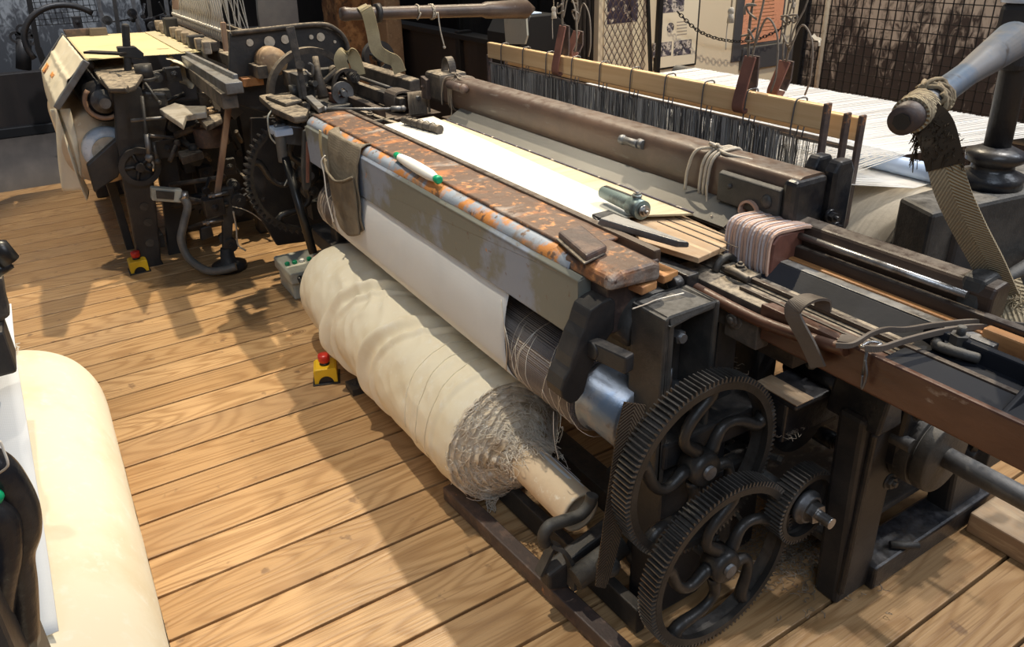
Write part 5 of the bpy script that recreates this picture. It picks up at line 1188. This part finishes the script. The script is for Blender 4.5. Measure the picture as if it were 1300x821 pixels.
t = thing('control_box', 'grey control box with green and red push buttons on the floor by the cream roll', 'control box', (-3.55, .9, 0))
a = at(352, 358, 'z', 0); bx = B(); bx.box(-3.66, -3.42, .84, 1.02, .0, .09); bx.out('pedestal', 'greybox', t, .01)
b = B(); b.box(-3.68, -3.40, .83, 1.03, .09, .15); b.out('lid', 'greybox', t, .008)
for i, m_ in enumerate(('green', 'green', 'white', 'green', 'redplastic')):
    B().lathe([(0, .012), (.012, .012), (.016, .009)], (-3.52, .855+.037*i, .15), (0, 0, 1), 14).out('push_button', m_, t, label={'green': 'green push button', 'white': 'white push button', 'redplastic': 'red push button'}[m_])
b = B(); b.tube(curve([(-3.40, .88, .12), (-3.34, .86, .14), (-3.30, .87, .08), (-3.31, .88, .0)]), .012, 8); b.out('cable_loop', 'blackplastic', t)

# ================================================================== LEFT BACKGROUND LOOM
Bm = thing('power_loom', 'smaller looking black power loom with draped cream cloth in the left background', 'loom', (-5.0, .8, 0))
xn = -4.40
# sloped breast board with slats and end strips
def brd(u, v, z=0):    # u along x, v down the slope
    a = Vector((xn, .262, 1.078)); c = Vector((xn, .092, .885)); p = a.lerp(c, v); p.x = xn-1.5*u; n_ = Vector((0, -.75, .66)); return p+n_*z
b = B()
for i in range(4):
    v0, v1 = i/4+.01, (i+1)/4-.01
    b.hexa([brd(0, v1), brd(1, v1), brd(1, v0), brd(0, v0), brd(0, v1, .014), brd(1, v1, .014), brd(1, v0, .014), brd(0, v0, .014)])
b.out('slatted_breast_board', 'darkwood', Bm, .002)
b = B(); b.bar(brd(-.002, -.02, .006), brd(-.002, 1.06, .006), .03, .03, (0, -.75, .66)); b.out('end_strip', 'steeldull', Bm, .004)
b = B(); b.bar(brd(1.0, -.02, .006), brd(1.0, 1.06, .006), .03, .03, (0, -.75, .66)); b.out('end_strip', 'steeldull', Bm, .004)
# cloth over the board and hanging down
Cb = thing('draped_cloth', 'cream cloth draped over the sloping front board of the left background loom', 'cloth', (-5.0, .3, .4))
def dr(u, v):
    if v < .42:
        s = v/.42; p = brd(.03+.90*u, s, .019)
        fx = p.x; lift = .014*math.exp(-((u-.22)/.02)**2)+.014*math.exp(-((u-.52)/.02)**2)+.010*math.exp(-((u-.37)/.015)**2)+.008*math.exp(-((s-.5)/.05)**2)
        return p+Vector((0, -.75, .66))*(lift+.004*nz(u*6, v*8))
    s = (v-.42)/.58; p = brd(.03+.90*u, 1, .02)
    L_ = .26+.26*max(0, 1-u*2.0)
    return Vector((p.x+.02*math.sin(s*4+u*14)*s, p.y-.03*math.sin(s*PI*.6)+.05*s+.025*math.sin(u*24)*s, p.z-L_*s))
B().grid(90, 60, dr).out('draped_panel', 'clothroll', Cb, solid=.003)
b = B()
def strp(u, v): x = -4.47-.22*u; return Vector((x-.03*v+.02*math.sin(u*7), .09-.03*v+.035*math.sin(u*6+v*2)+.02*math.sin(u*11), .86-.43*v-.03*u))
b.grid(24, 20, strp); b.out('hanging_strip', 'clothroll', Cb, solid=.003)
b = B()
for uu in (.62, .38): 
    p = brd(uu, .82, .026); b.prism([(p.x-.10, p.y-.02), (p.x+.10, p.y-.02), (p.x+.10, p.y+.03), (p.x-.10, p.y+.03)], 'z', p.z-.02, p.z-.012)
# orange tabs on the cloth
def tab(u0, u1, v0, v1):
    q = B(); q.grid(8, 8, lambda a, c: brd(u0+(u1-u0)*a+.01*nz(c*4, a), v0+(v1-v0)*c+.02*nz(a*5, c*2), .030)); q.out('orange_tab', 'orange', Cb, solid=.001)
tab(.72, .80, .72, .95); tab(.40, .50, .70, .80)
# cloth on the loom
WB = thing('woven_cloth', 'pale yellowish cloth stretched flat behind the sloping board of the background loom', 'cloth', (-5.1, .6, 1.0))
def wb2(u, v):
    x = xn-.20-1.35*u; y = .27+.57*v; return Vector((x, y, 1.065-.012*v+.003*nz(x*2, y*3)))
B().grid(30, 30, wb2).out('woven_surface', 'yellowcloth', WB, solid=.003)
b = B(); b.box(-5.9, -4.62, .74, .81, 1.058, 1.064); b.out('grey_reflective_band', 'warpband', WB)
b = B()
def lump(u, v): x = -4.44-.7*u; a = v*3.6; return Vector((x, .66+.06*math.sin(a)+.09*v+.02*nz(x*8, v*5), 1.04-.15*v+.02*nz(x*9, v*7, 2)))
b.grid(24, 16, lump); b.out('bunched_fold', 'clothroll', WB, solid=.004)
# rollers
cr = at(138, 192, 'x', -4.42)
b = B(); b.lathe([(0, .03), (0, .185), (1.35, .185), (1.35, .03)], (-5.85, cr.y-.02, cr.z), (1, 0, 0), 40); RB = b.out('brown_paper_roll', 'cardboard', None, label='brown paper wrapped roll in the background loom', cat='roll')
b = B(); b.lathe([(0, .03), (0, .115), (.02, .122), (.08, .118), (.09, .08)], (-4.50, cr.y, cr.z), (1, 0, 0), 36); b.out('film_wrapped_core', 'film', RB)
b = B(); b.cyl((-4.41, cr.y, cr.z), (-4.40, cr.y, cr.z), .078, .078, 30); b.out('core_face', 'cord', RB)
c = at(133, 130, 'x', -4.35); b = B(); b.lathe([(0, .02), (0, .095), (1.4, .095), (1.4, .02)], (-5.8, c.y, c.z-.01), (1, 0, 0), 36); b.out('takeup_roller', 'ironoil', Bm)
b = B(); b.lathe([(0, .06), (.02, .06), (.025, .035), (.06, .035), (.065, .028), (.08, .026)], (-4.40, c.y, c.z), (1, 0, 0), 24); b.out('roller_nut', 'steeldull', Bm)
b = B(); b.tube([(-4.39, c.y+.085*math.cos(t), c.z+.085*math.sin(t)) for t in [PI*.75+PI*1.1*k/16 for k in range(17)]], .012, 8); b.out('brass_guard', 'stick', Bm)
# frame castings
P_ = -4.30
plate_x([(140, 92), (165, 100), (180, 112), (186, 150), (196, 235), (205, 330), (212, 342), (178, 346), (170, 300), (158, 240), (148, 180), (146, 140)], P_, .07, 'front_leg_casting', 'iron', Bm, .008)
b = B(); 
for (u, v) in ((183, 262), (190, 308), (188, 282)): c = at(u, v, 'x', P_+.001); b.cyl(c, c+Vector((.006, 0, 0)), .022, .022, 16)
b.out('leg_boss', 'irongrey', Bm)
plate_x([(190, 160), (222, 160), (240, 330), (216, 334), (206, 250)], P_-.12, .05, 'inner_leg', 'iron', Bm, .008)
plate_x([(110, 210), (160, 165), (168, 175), (150, 225), (120, 245)], P_-.05, .05, 'roll_bracket', 'iron', Bm, .008)
plate_x([(135, 235), (145, 225), (175, 330), (165, 330)], P_-.35, .04, 'rear_stay', 'iron', Bm, .006)
plate_x([(175, 115), (212, 118), (216, 150), (205, 200), (180, 205)], P_-.02, .06, 'mechanism_housing', 'ironoil', Bm, .014)
plate_x([(150, 118), (176, 118), (178, 145), (152, 145)], P_-.02, .16, 'round_housing', 'iron', Bm, .02)
c = at(182, 210, 'x', P_+.0); wheel((c.y-.02, c.z), P_+.0, .10, 'cam_wheel', 'iron', Bm, .03, 5, .01)
c = at(150, 205, 'x', P_+.0)
plate_z([(120, 76), (152, 70), (185, 88), (172, 108), (160, 112), (138, 112), (126, 100), (118, 88)], 1.01, .025, 'tan_dusty_casting', 'irondust', Bm, .008)
plate_z([(126, 96), (146, 92), (163, 108), (160, 112), (138, 112)], 1.03, .02, 'dusty_cap', 'irondust', Bm, .006)
b = B(); b.bar(at(159, 30, 'x', -4.5), at(163, 96, 'x', -4.5), .035, .05, (1, 0, 0)); b.out('upright_lever', 'iron', Bm, .012)
b = B(); b.bar(at(111, 66, 'z', 1.10), at(156, 68, 'z', 1.10), .05, .012); b.out('flat_arm', 'slab', Bm, .002)
plate_x([(149, 60), (172, 59), (183, 68), (182, 76), (152, 72)], -4.47, .06, 'lever_block', 'iron', Bm, .005)
c = at(182, 88, 'x', -4.35); b = B(); b.cyl(c-Vector((0, 0, .045)), c+Vector((0, 0, .025)), .042, .042, 20); b.cyl(c-Vector((0, 0, .055)), c-Vector((0, 0, .04)), .055, .055, 20); b.out('damper_cup', 'iron', Bm)
b = B(); p0 = at(185, 105, 'x', -4.35); b.tube([p0+Vector((.014*math.cos(k*.8), .014*math.sin(k*.8)+k*.0006, -k*.0018)) for k in range(80)], .003, 5); b.out('coil_spring', 'steeldull', Bm)
plate_x([(80, 38), (113, 36), (114, 47), (85, 49)], -5.9, .03, 'far_plate', 'plate', Bm)
plate_x([(113, 36), (135, 35), (138, 48), (115, 49)], -5.85, .04, 'far_bracket', 'leathergrey', Bm)
# levers, rods, cams in front of the dark interior
def rod(u0, v0, x0, u1, v1, x1, r, nm='tie_rod', m_='irongrey'):
    b = B(); b.cyl(at(u0, v0, 'x', x0), at(u1, v1, 'x', x1), r, r, 10); b.ball(at(u1, v1, 'x', x1), r*1.7, 8); return b.out(nm, m_, Bm)
rod(166, 153, -4.2, 225, 148, -4.2, .009, m_='steeldull'); rod(180, 122, -4.2, 190, 210, -4.2, .009); rod(190, 172, -4.18, 232, 176, -4.3, .009, m_='steeldull')
rod(186, 170, -4.2, 190, 200, -4.2, .014, m_='steeldull'); rod(222, 172, -4.25, 260, 158, -4.2, .018, m_='irondust'); rod(228, 176, -4.3, 246, 188, -4.2, .016)
rod(215, 205, -4.2, 225, 182, -4.25, .012, m_='irondust'); rod(195, 180, -4.2, 200, 205, -4.18, .01); rod(184, 105, -4.3, 202, 130, -4.25, .007)
b = B(); c = at(268, 172, 'x', -4.2); b.lathe([(0, .05), (0, .085), (.10, .085), (.10, .05)], c-Vector((0, 0, .05)), (0, 0, 1), 30); b.out('cam_drum', 'plate', Bm, .006)
b = B(); b.lathe([(0, .05), (.03, .042), (.07, .05), (.085, .06), (.09, .03)], c+Vector((0, 0, .05)), (0, 0, 1), 26); b.out('cam_neck', 'rawwood', Bm)
plate_z([(202, 138), (222, 130), (238, 134), (262, 134), (262, 142), (236, 146), (232, 158), (220, 150)], .84, .03, 'dusty_tappet_arm', 'brightsteel', Bm, .006)
plate_z([(245, 142), (275, 132), (282, 150), (262, 160)], .80, .03, 'tappet_bracket', 'irondust', Bm, .008)
plate_z([(225, 192), (248, 186), (258, 192), (230, 200)], .62, .04, 'lower_bracket', 'irondust', Bm, .006)
for (pts, x, th, nm, m_) in (([(255, 180), (280, 176), (284, 215), (258, 220)], -4.45, .05, 'dark_housing', 'iron'), ([(215, 200), (245, 205), (245, 235), (215, 232)], -4.5, .08, 'dark_housing', 'ironoil'), ([(232, 250), (262, 246), (262, 262), (234, 266)], -4.4, .04, 'cross_plate', 'irongrey'), ([(255, 290), (268, 286), (272, 300), (256, 306)], -4.3, .05, 'cross_plate', 'irongrey')):
    plate_x(pts, x, th, nm, m_, Bm, .006)
for (u0, v0, u1, v1) in ((215, 235, 282, 225), (218, 262, 282, 250), (240, 290, 290, 272), (205, 245, 285, 262)): rod(u0, v0, -4.35, u1, v1, -4.25, .014, m_='irondust')
b = B(); b.box(-5.9, -4.4, .36, .42, .06, .14); b.box(-5.9, -4.4, 1.0, 1.08, .30, .42); b.box(-5.9, -4.4, .60, .66, .45, .60); b.out('cross_beam', 'iron', Bm, .006)
plate_x([(196, 130), (330, 120), (345, 330), (215, 320)], -4.75, .03, 'back_blocker_plate', 'iron', Bm, .006)  # solid dark plate put in to hide the lit floor inside the loom
b = B(); b.box(-5.95, -5.85, .2, .5, 0, 1.0); b.box(-5.95, -5.85, 1.0, 1.3, 0, 1.0); b.box(-4.55, -4.45, .95, 1.25, 0, .85); b.out('side_frame', 'iron', Bm, .01)
clutter(Bm, 44, (-4.6, .42, .10), (-4.32, 1.15, .82))
clutter(Bm, 16, (-4.5, .3, .75), (-4.33, .7, 1.0))
clutter(Bm, 12, (-4.3, .6, .12), (-4.0, .9, .45))
# picking stick and its foot
b = B(); b.bar(at(291, 128, 'x', -4.0), at(274, 262, 'x', -4.05), .030, .022, (1, 0, 0)); b.out('picking_stick', 'stick', Bm, .004)
b = B(); b.bar(at(283, 28, 'x', -4.5), at(289, 82, 'x', -4.5), .026, .022, (1, 0, 0)); b.out('wooden_guide', 'stick', Bm, .004)
plate_x([(282, 240), (297, 238), (297, 262), (294, 320), (284, 322)], -4.02, .04, 'stick_foot', 'irongrey', Bm, .004)
b = B()
for (u, v) in ((272, 248), (272, 262), (265, 282)):
    c = at(u, v, 'x', -4.0); b.cyl(c-Vector((0, .03, 0)), c+Vector((0, .07, 0)), .011, .011, 10); b.nut(c, (0, -1, 0), .018, .014)
b.out('through_bolt', 'steel', Bm)
b = B(); b.tube(curve([at(u, v, 'x', -3.98) for u, v in ((295, 262), (310, 266), (322, 272), (332, 280))]), .003, 5); b.tube(curve([at(u, v, 'x', -3.98) for u, v in ((296, 268), (300, 290), (302, 310), (312, 318))]), .005, 5); b.out('loose_cord', 'cord', Bm)
c = at(290, 330, 'x', -4.02); b = B(); b.lathe([(0, .09), (.03, .09), (.05, .04), (.12, .03)], (c.x, c.y, .0), (0, 0, 1), 20); b.out('foot_socket', 'iron', Bm)
# shuttle box end
def bx(u0, v0, u1, v1, z, w, h, nm, m_, bev=.004): b = B(); b.bar(at(u0, v0, 'z', z), at(u1, v1, 'z', z), w, h); return b.out(nm, m_, Bm, bev)
bx(240, 76, 298, 112, 1.02, .075, .05, 'box_rail', 'steeldull'); bx(244, 90, 292, 128, .965, .07, .07, 'box_rail', 'irondust'); bx(238, 70, 300, 100, 1.045, .02, .04, 'box_rail', 'steeldull'); bx(268, 66, 334, 92, 1.03, .05, .06, 'box_rail', 'irondust')
bx(300, 62, 330, 80, 1.06, .03, .05, 'box_guard', 'irondust'); bx(296, 92, 322, 104, .98, .10, .04, 'orange_block', 'orangewood')
plate_x([(297, 104), (330, 100), (331, 80), (336, 82), (337, 128), (298, 130)], -4.05, .10, 'box_end_casting', 'irongrey', Bm, .006)
b = B(); c = at(318, 112, 'x', -4.05); b.bolt(c, (1, 0, 0), .022, .03); b.out('end_bolt', 'irongrey', Bm)
plate_x([(246, 90), (262, 92), (298, 120), (297, 150), (282, 140), (262, 118)], -4.25, .05, 'linty_bracket', 'lint', Bm, .01)
for i in range(5):
    a = at(262+i*5, 105+i*3, 'x', -4.2); c = at(275+i*4, 140+i*2, 'x', -4.15); B().bar(a, c, .02, .012).out('wooden_splint', 'irondust', Bm, .002)
plate_x([(282, 132), (300, 134), (310, 142), (298, 152)], -4.1, .012, 'tin_flap', 'greysheet', Bm, .002)
# reed and sley top
b = B(); b.box(-5.9, -4.5, .842, .848, 1.03, 1.08); b.out('reed', 'reed', Bm)
b = B(); b.box(-6.1, -4.50, .85, .92, 1.06, 1.115); b.out('hand_rail', 'irondust', Bm, .01)
b = B()
for i in range(9): x = -6.0+.19*i; b.box(x, x+.05, .825, .865, 1.06+.01*nz(i*1.7, 0), 1.125)
b.out('rail_clamp', 'lint', Bm, .006)
b = B(); b.box(-4.80, -4.74, .81, .90, 1.04, 1.13); b.box(-5.6, -5.52, .82, .90, 1.04, 1.17); b.out('dark_clamp', 'iron', Bm, .008)
# jack hooks over the healds
b = B(); b.box(-6.1, -4.5, .985, 1.005, 1.115, 1.16); b.out('hook_rail', 'irondust', Bm, .004)
b = B(); b.box(-6.1, -4.5, 1.06, 1.08, 1.13, 1.16); b.out('hook_rail', 'irondust', Bm, .004)
for i in range(26):
    x = -6.05+.058*i; b = B(); y = .975
    b.tube(curve([(x, y, 1.09), (x, y-.008, 1.14), (x, y, 1.20), (x+.012, y+.006, 1.24), (x+.004, y, 1.36)], 4), .0065, 6); b.ball((x, y-.008, 1.155), .013, 8); b.out('jack_hook', 'brightsteel', Bm)
b = B(); 
for i in range(60): x = rr(-5.95, -4.6); b.cyl((x, 1.03+rr(0, .1), 1.10), (x+rr(-.02, .02), 1.03+rr(0, .1), 1.5), .003, .003, 5, False)
b.out('harness_wires', 'wire', Bm, kind='stuff')
for (u0, v0, u1, v1) in ((222, -20, 223, 12), (268, -20, 278, 28)): B().bar(at(u0, v0, 'x', -4.85), at(u1, v1, 'x', -4.85), .03, .03, (1, 0, 0)).out('wooden_post', 'stick', Bm, .004)
plate_x([(280, 30), (300, 32), (302, 65), (284, 66)], -4.9, .08, 'dark_upright', 'iron', Bm)
# switch box with grey conduit
t = thing('switch_box', 'small grey switch box with a curved conduit on the background loom frame', 'switch box', tuple(at(212, 256, 'x', -4.15)))
plate = B(); plate.prism(yz(-4.14, [(192, 238), (232, 241), (231, 258), (193, 255)]), 'x', -4.19, -4.14); plate.out('box_body', 'greybox', t, .008)
plate = B(); plate.prism(yz(-4.13, [(198, 242), (222, 244), (221, 254), (199, 252)]), 'x', -4.14, -4.133); plate.out('label_plate', 'irongrey', t, .002)
b = B(); b.tube(curve([at(u, v, 'x', x) for u, v, x in ((232, 250, -4.14), (238, 262, -4.12), (233, 285, -4.1), (230, 305, -4.08), (240, 328, -4.04), (262, 343, -3.95), (282, 343, -3.9), (300, 338, -3.88))], 8), .021, 12); b.out('conduit', 'hose', t)
b = B(); b.lathe([(0, .018), (.0, .026), (.03, .026), (.031, .018)], at(230, 248, 'x', -4.14), (0, 1, -.3), 14); b.out('gland', 'steel', t)
# machinery glimpsed beyond the background loom
Z_ = thing('far_machine', 'dark machine parts standing beyond the background loom at the far left', 'machine', (-7.6, .6, 0))
b = B(); q = at(27, 48, 'x', -8.2); 
for (u, v) in ((20, 47), (34, 42), (38, 50), (28, 38)): c = at(u, v, 'x', -8.2); b.lathe([(0, .03), (0, .05), (.03, .05), (.03, .03), (0, .03)], c, (1, 0, 0), 16, False, False)
b.tube([at(20, 47, 'x', -8.2), at(42, 44, 'x', -8.2)], .03, 8); b.tube([at(30, 50, 'x', -8.2), at(30, 88, 'x', -8.2)], .06, 8); b.out('toothed_arm', 'iron', Z_)
b = B(); b.bar(at(35, -10, 'x', -7.8), at(48, 60, 'x', -7.8), .04, .04, (1, 0, 0)); b.bar(at(48, 60, 'x', -7.8), (-7.8, .2, 0), .05, .05, (1, 0, 0)); b.out('frame_post', 'black', Z_)
b = B(); o = at(42, 28, 'x', -7.8); wire_mesh(b, (-7.8, o.y, o.z-.03), (0, .045, 0), (0, 0, .045), 11, 9, .004); b.out('wire_mesh', 'black', Z_)
b = B(); b.tube([(-7.2, .34+.30*math.cos(a), .93+.26*math.sin(a)) for a in [PI*.25+PI*.9*k/20 for k in range(21)]], .022, 8); b.out('wheel_rim', 'iron', Z_)
clutter(Z_, 26, (-7.9, .45, .85), (-7.2, 1.6, 1.15), ('iron', 'irongrey', 'ironoil'))
for i in range(6): u = 120+i*22; B().bar(at(u, -20, 'x', -7.6), at(u+rr(6, 18), 42, 'x', -7.6), .03, .03, (1, 0, 0)).out('slanting_bar', 'irongrey' if i % 2 else 'steeldull', Z_)
b = B(); b.box(-8.3, -7.6, .5, 3.0, 0, .82); b.out('machine_bed', 'iron', Z_, .02)

# ================================================================== NEAREST LOOM, LEFT EDGE
Cc = thing('cloth_roll', 'smooth cream cloth roll in the lower left corner', 'roll', (-1.8, -.27, .03))
yc, zc, rc = -.272, .262, .232
def rollc(u, v):
    x = -2.56+2.0*u; a = 2*PI*v; r = rc-.02*math.exp(-u*60)+.0014*nz(x*2, a*2)+.0010*nz(x*9, a*4)
    return Vector((x, yc+r*math.cos(a), zc+r*math.sin(a)))
B().grid(120, 90, rollc).out('wound_cloth', 'clothroll', Cc)
b = B(); b.grid(6, 60, lambda u, v: Vector((-2.56-.006*math.sin(u*PI), yc+(rollc(0, v).y-yc)*u, zc+(rollc(0, v).z-zc)*u))); b.out('roll_end', 'clothroll', Cc)
B().cyl((-2.66, yc, zc), (-2.56, yc, zc), .04, .04, 20).out('core_shaft', 'steeldull', Cc)
b = B(); c0 = Vector((-2.54, yc+.0, zc+rc))
for i in range(16): b.tube(curve([c0+Vector((rr(-.03, .05), rr(-.02, .05), rr(-.004, .012))) for _ in range(5)], 4), .0011, 4, False)
p = at(52, 690, 'z', .47)
b.tube(curve([p, p+Vector((.04, .015, .004)), p+Vector((.07, .04, .002)), p+Vector((.1, .03, .002))]), .0012, 4); b.tube(curve([p, p+Vector((.03, .03, .004)), p+Vector((.08, .02, .002))]), .0012, 4)
b.out('loose_threads', 'thread', Cc, kind='stuff')
Lc = thing('power_loom', 'nearest loom of which only a black end fitting shows at the left edge', 'loom', (-1.5, -.45, 0))
P = lambda u, v, x: at(u, v, 'x', x)
# sheet of cloth running down to the roll
sh = B(); eg = curve([at(14, 385, 'z', .80), at(20, 448, 'z', .76), at(33, 530, 'z', .70), at(46, 610, 'z', .63), at(60, 700, 'z', .56), at(74, 800, 'z', .50)], 6)
def shf(u, v):
    p = eg[min(int(u*(len(eg)-1)), len(eg)-1)]; a = v*1.5; return Vector((p.x-.02*v, p.y-.16*math.sin(a), p.z-.16*(1-math.cos(a))+.002*nz(u*9, v*4)))
sh.grid(len(eg), 12, shf); sh.out('hanging_cloth', 'sheet', None, label='white cloth sheet coming down to the roll at the left edge', cat='cloth', solid=.003)
x = -.98
b = B()
c0 = P(-22, 656, x)
b.tube(curve([P(-46, 576, x), P(-22, 586, x), P(-2, 598, x), P(14, 620, x), P(26, 646, x), P(28, 676, x), P(20, 706, x), P(24, 746, x), P(28, 816, x)], 6), .022, 12)
b.tube(curve([P(-36, 644, x+.02), P(-10, 650, x+.02), P(4, 666, x+.02), P(6, 706, x+.02), P(-2, 756, x+.02), P(-6, 816, x+.02)], 6), .020, 12)
b.tube(curve([P(-36, 606, x-.02), P(-12, 616, x-.02), P(0, 640, x-.02), P(-8, 676, x-.02), P(-26, 706, x-.02)], 6), .018, 10)
b.out('cast_hand_bracket', 'ironoil', Lc)
b = B(); b.ball(P(-10, 632, x+.03), .013, 12, (1, 1, .8)); b.out('green_cap', 'green', Lc)
b = B(); b.ball(P(-18, 638, x+.02), .016, 12); b.out('white_button', 'white', Lc)
b = B(); b.box(x-.12, x+.1, P(-60, 700, x).y, P(-8, 700, x).y, 0, P(0, 700, x).z); b.out('frame_leg', 'iron', Lc, .01)
b = B(); b.tube([P(-14, 316, -1.7), P(-2, 316, -1.7), P(12, 332, -1.7)], [.02, .022, .02], 12); b.tube([P(12, 334, -1.7), P(-10, 350, -1.7)], .012, 8); b.out('black_handle', 'blackplastic', Lc)
b = B(); b.box(-1.81, -1.70, -.95, P(-6, 380, -1.75).y, .80, .90); b.out('frame_rail', 'iron', Lc, .008)
b = B(); b.box(-1.82, -1.70, -.95, -.85, 0, .80); b.out('frame_leg', 'iron', Lc, .008)
b = B(); b.box(-2.5, -.9, -.80, -.70, .72, .80); b.out('breast_beam', 'darkwood', Lc, .008)
b = B(); b.prism(yz(-1.75, [(-20, 355), (4, 352), (8, 380), (14, 402), (0, 410), (-20, 410)]), 'x', -1.80, -1.75); b.out('beam_end', 'irondust', Lc, .008)
b = B(); b.tube(curve([P(0, 600, x+.03), P(10, 590, x+.05), P(4, 570, x+.05), P(0, 560, x+.05)]), .0015, 5); b.out('stray_thread', 'thread', Lc)

# ================================================================== LIGHT
def spot(name, loc, tgt, power, col, size, ang, blend=.3):
    l = bpy.data.lights.new(name, 'SPOT'); l.energy = power; l.color = col; l.shadow_soft_size = size; l.spot_size = math.radians(ang); l.spot_blend = blend
    o = bpy.data.objects.new(name, l); COL.objects.link(o); o.location = loc; o.rotation_euler = (Vector(tgt)-Vector(loc)).to_track_quat('-Z', 'Y').to_euler(); return o
def area(name, loc, tgt, power, col, sx, sy):
    l = bpy.data.lights.new(name, 'AREA'); l.shape = 'RECTANGLE'; l.size = sx; l.size_y = sy; l.energy = power; l.color = col
    o = bpy.data.objects.new(name, l); COL.objects.link(o); o.location = loc; o.rotation_euler = (Vector(tgt)-Vector(loc)).to_track_quat('-Z', 'Y').to_euler(); return o
spot('key_spotlight', (-4.4, 2.7, 5.8), (-3.2, .3, .0), 1560, (1, .85, .62), .05, 75, .5)
spot('aisle_spotlight', (-2.6, .25, 5.2), (-2.1, .80, .3), 620, (1, .90, .72), .05, 30, .6)
spot('loom_spotlight', (-.6, 3.2, 5.2), (-1.6, 1.5, .9), 330, (1, .95, .88), .08, 60, .5)
spot('poster_spotlight', (-1.6, 3.4, 4.4), (-3.9, 4.0, 1.0), 420, (1, .88, .68), .08, 60, .5)
spot('far_loom_spotlight', (-6.2, -.8, 5.0), (-5.1, .5, 1.0), 620, (1, .86, .62), .06, 40, .5)
spot('far_wall_fill', (-6.5, .0, 4.5), (-9.0, -.2, .5), 520, (.95, .96, 1), .1, 75, .6)  # fill lamp added to brighten the far mural wall and floor
area('skylight', (2.0, -1.0, 4.6), (-1.2, 1.2, .6), 75, (.72, .84, 1), 2.4, 2.4)
area('rear_cool_fill', (1.2, 4.2, 3.8), (-1.4, 2.2, .9), 75, (.84, .90, 1), 1.4, 1.4)  # cool area fill from behind right, brightens the warp; no window is built
spot('warp_fill', (-.2, 3.4, 4.8), (-1.5, 2.2, .9), 420, (1, .96, .90), .06, 44, .6)  # extra fill lamp added to whiten the warp threads
wd_ = bpy.data.worlds.new('World'); SC.world = wd_; wd_.use_nodes = True
wd_.node_tree.nodes['Background'].inputs[0].default_value = (.80, .84, .92, 1); wd_.node_tree.nodes['Background'].inputs[1].default_value = .15
SC.view_settings.view_transform = 'Standard'; SC.view_settings.look = 'None'; SC.view_settings.gamma = 1; SC.view_settings.exposure = 0
SC.view_settings.use_curve_mapping = False
for o in SC.objects:
    if '_w' in o: del o['_w']
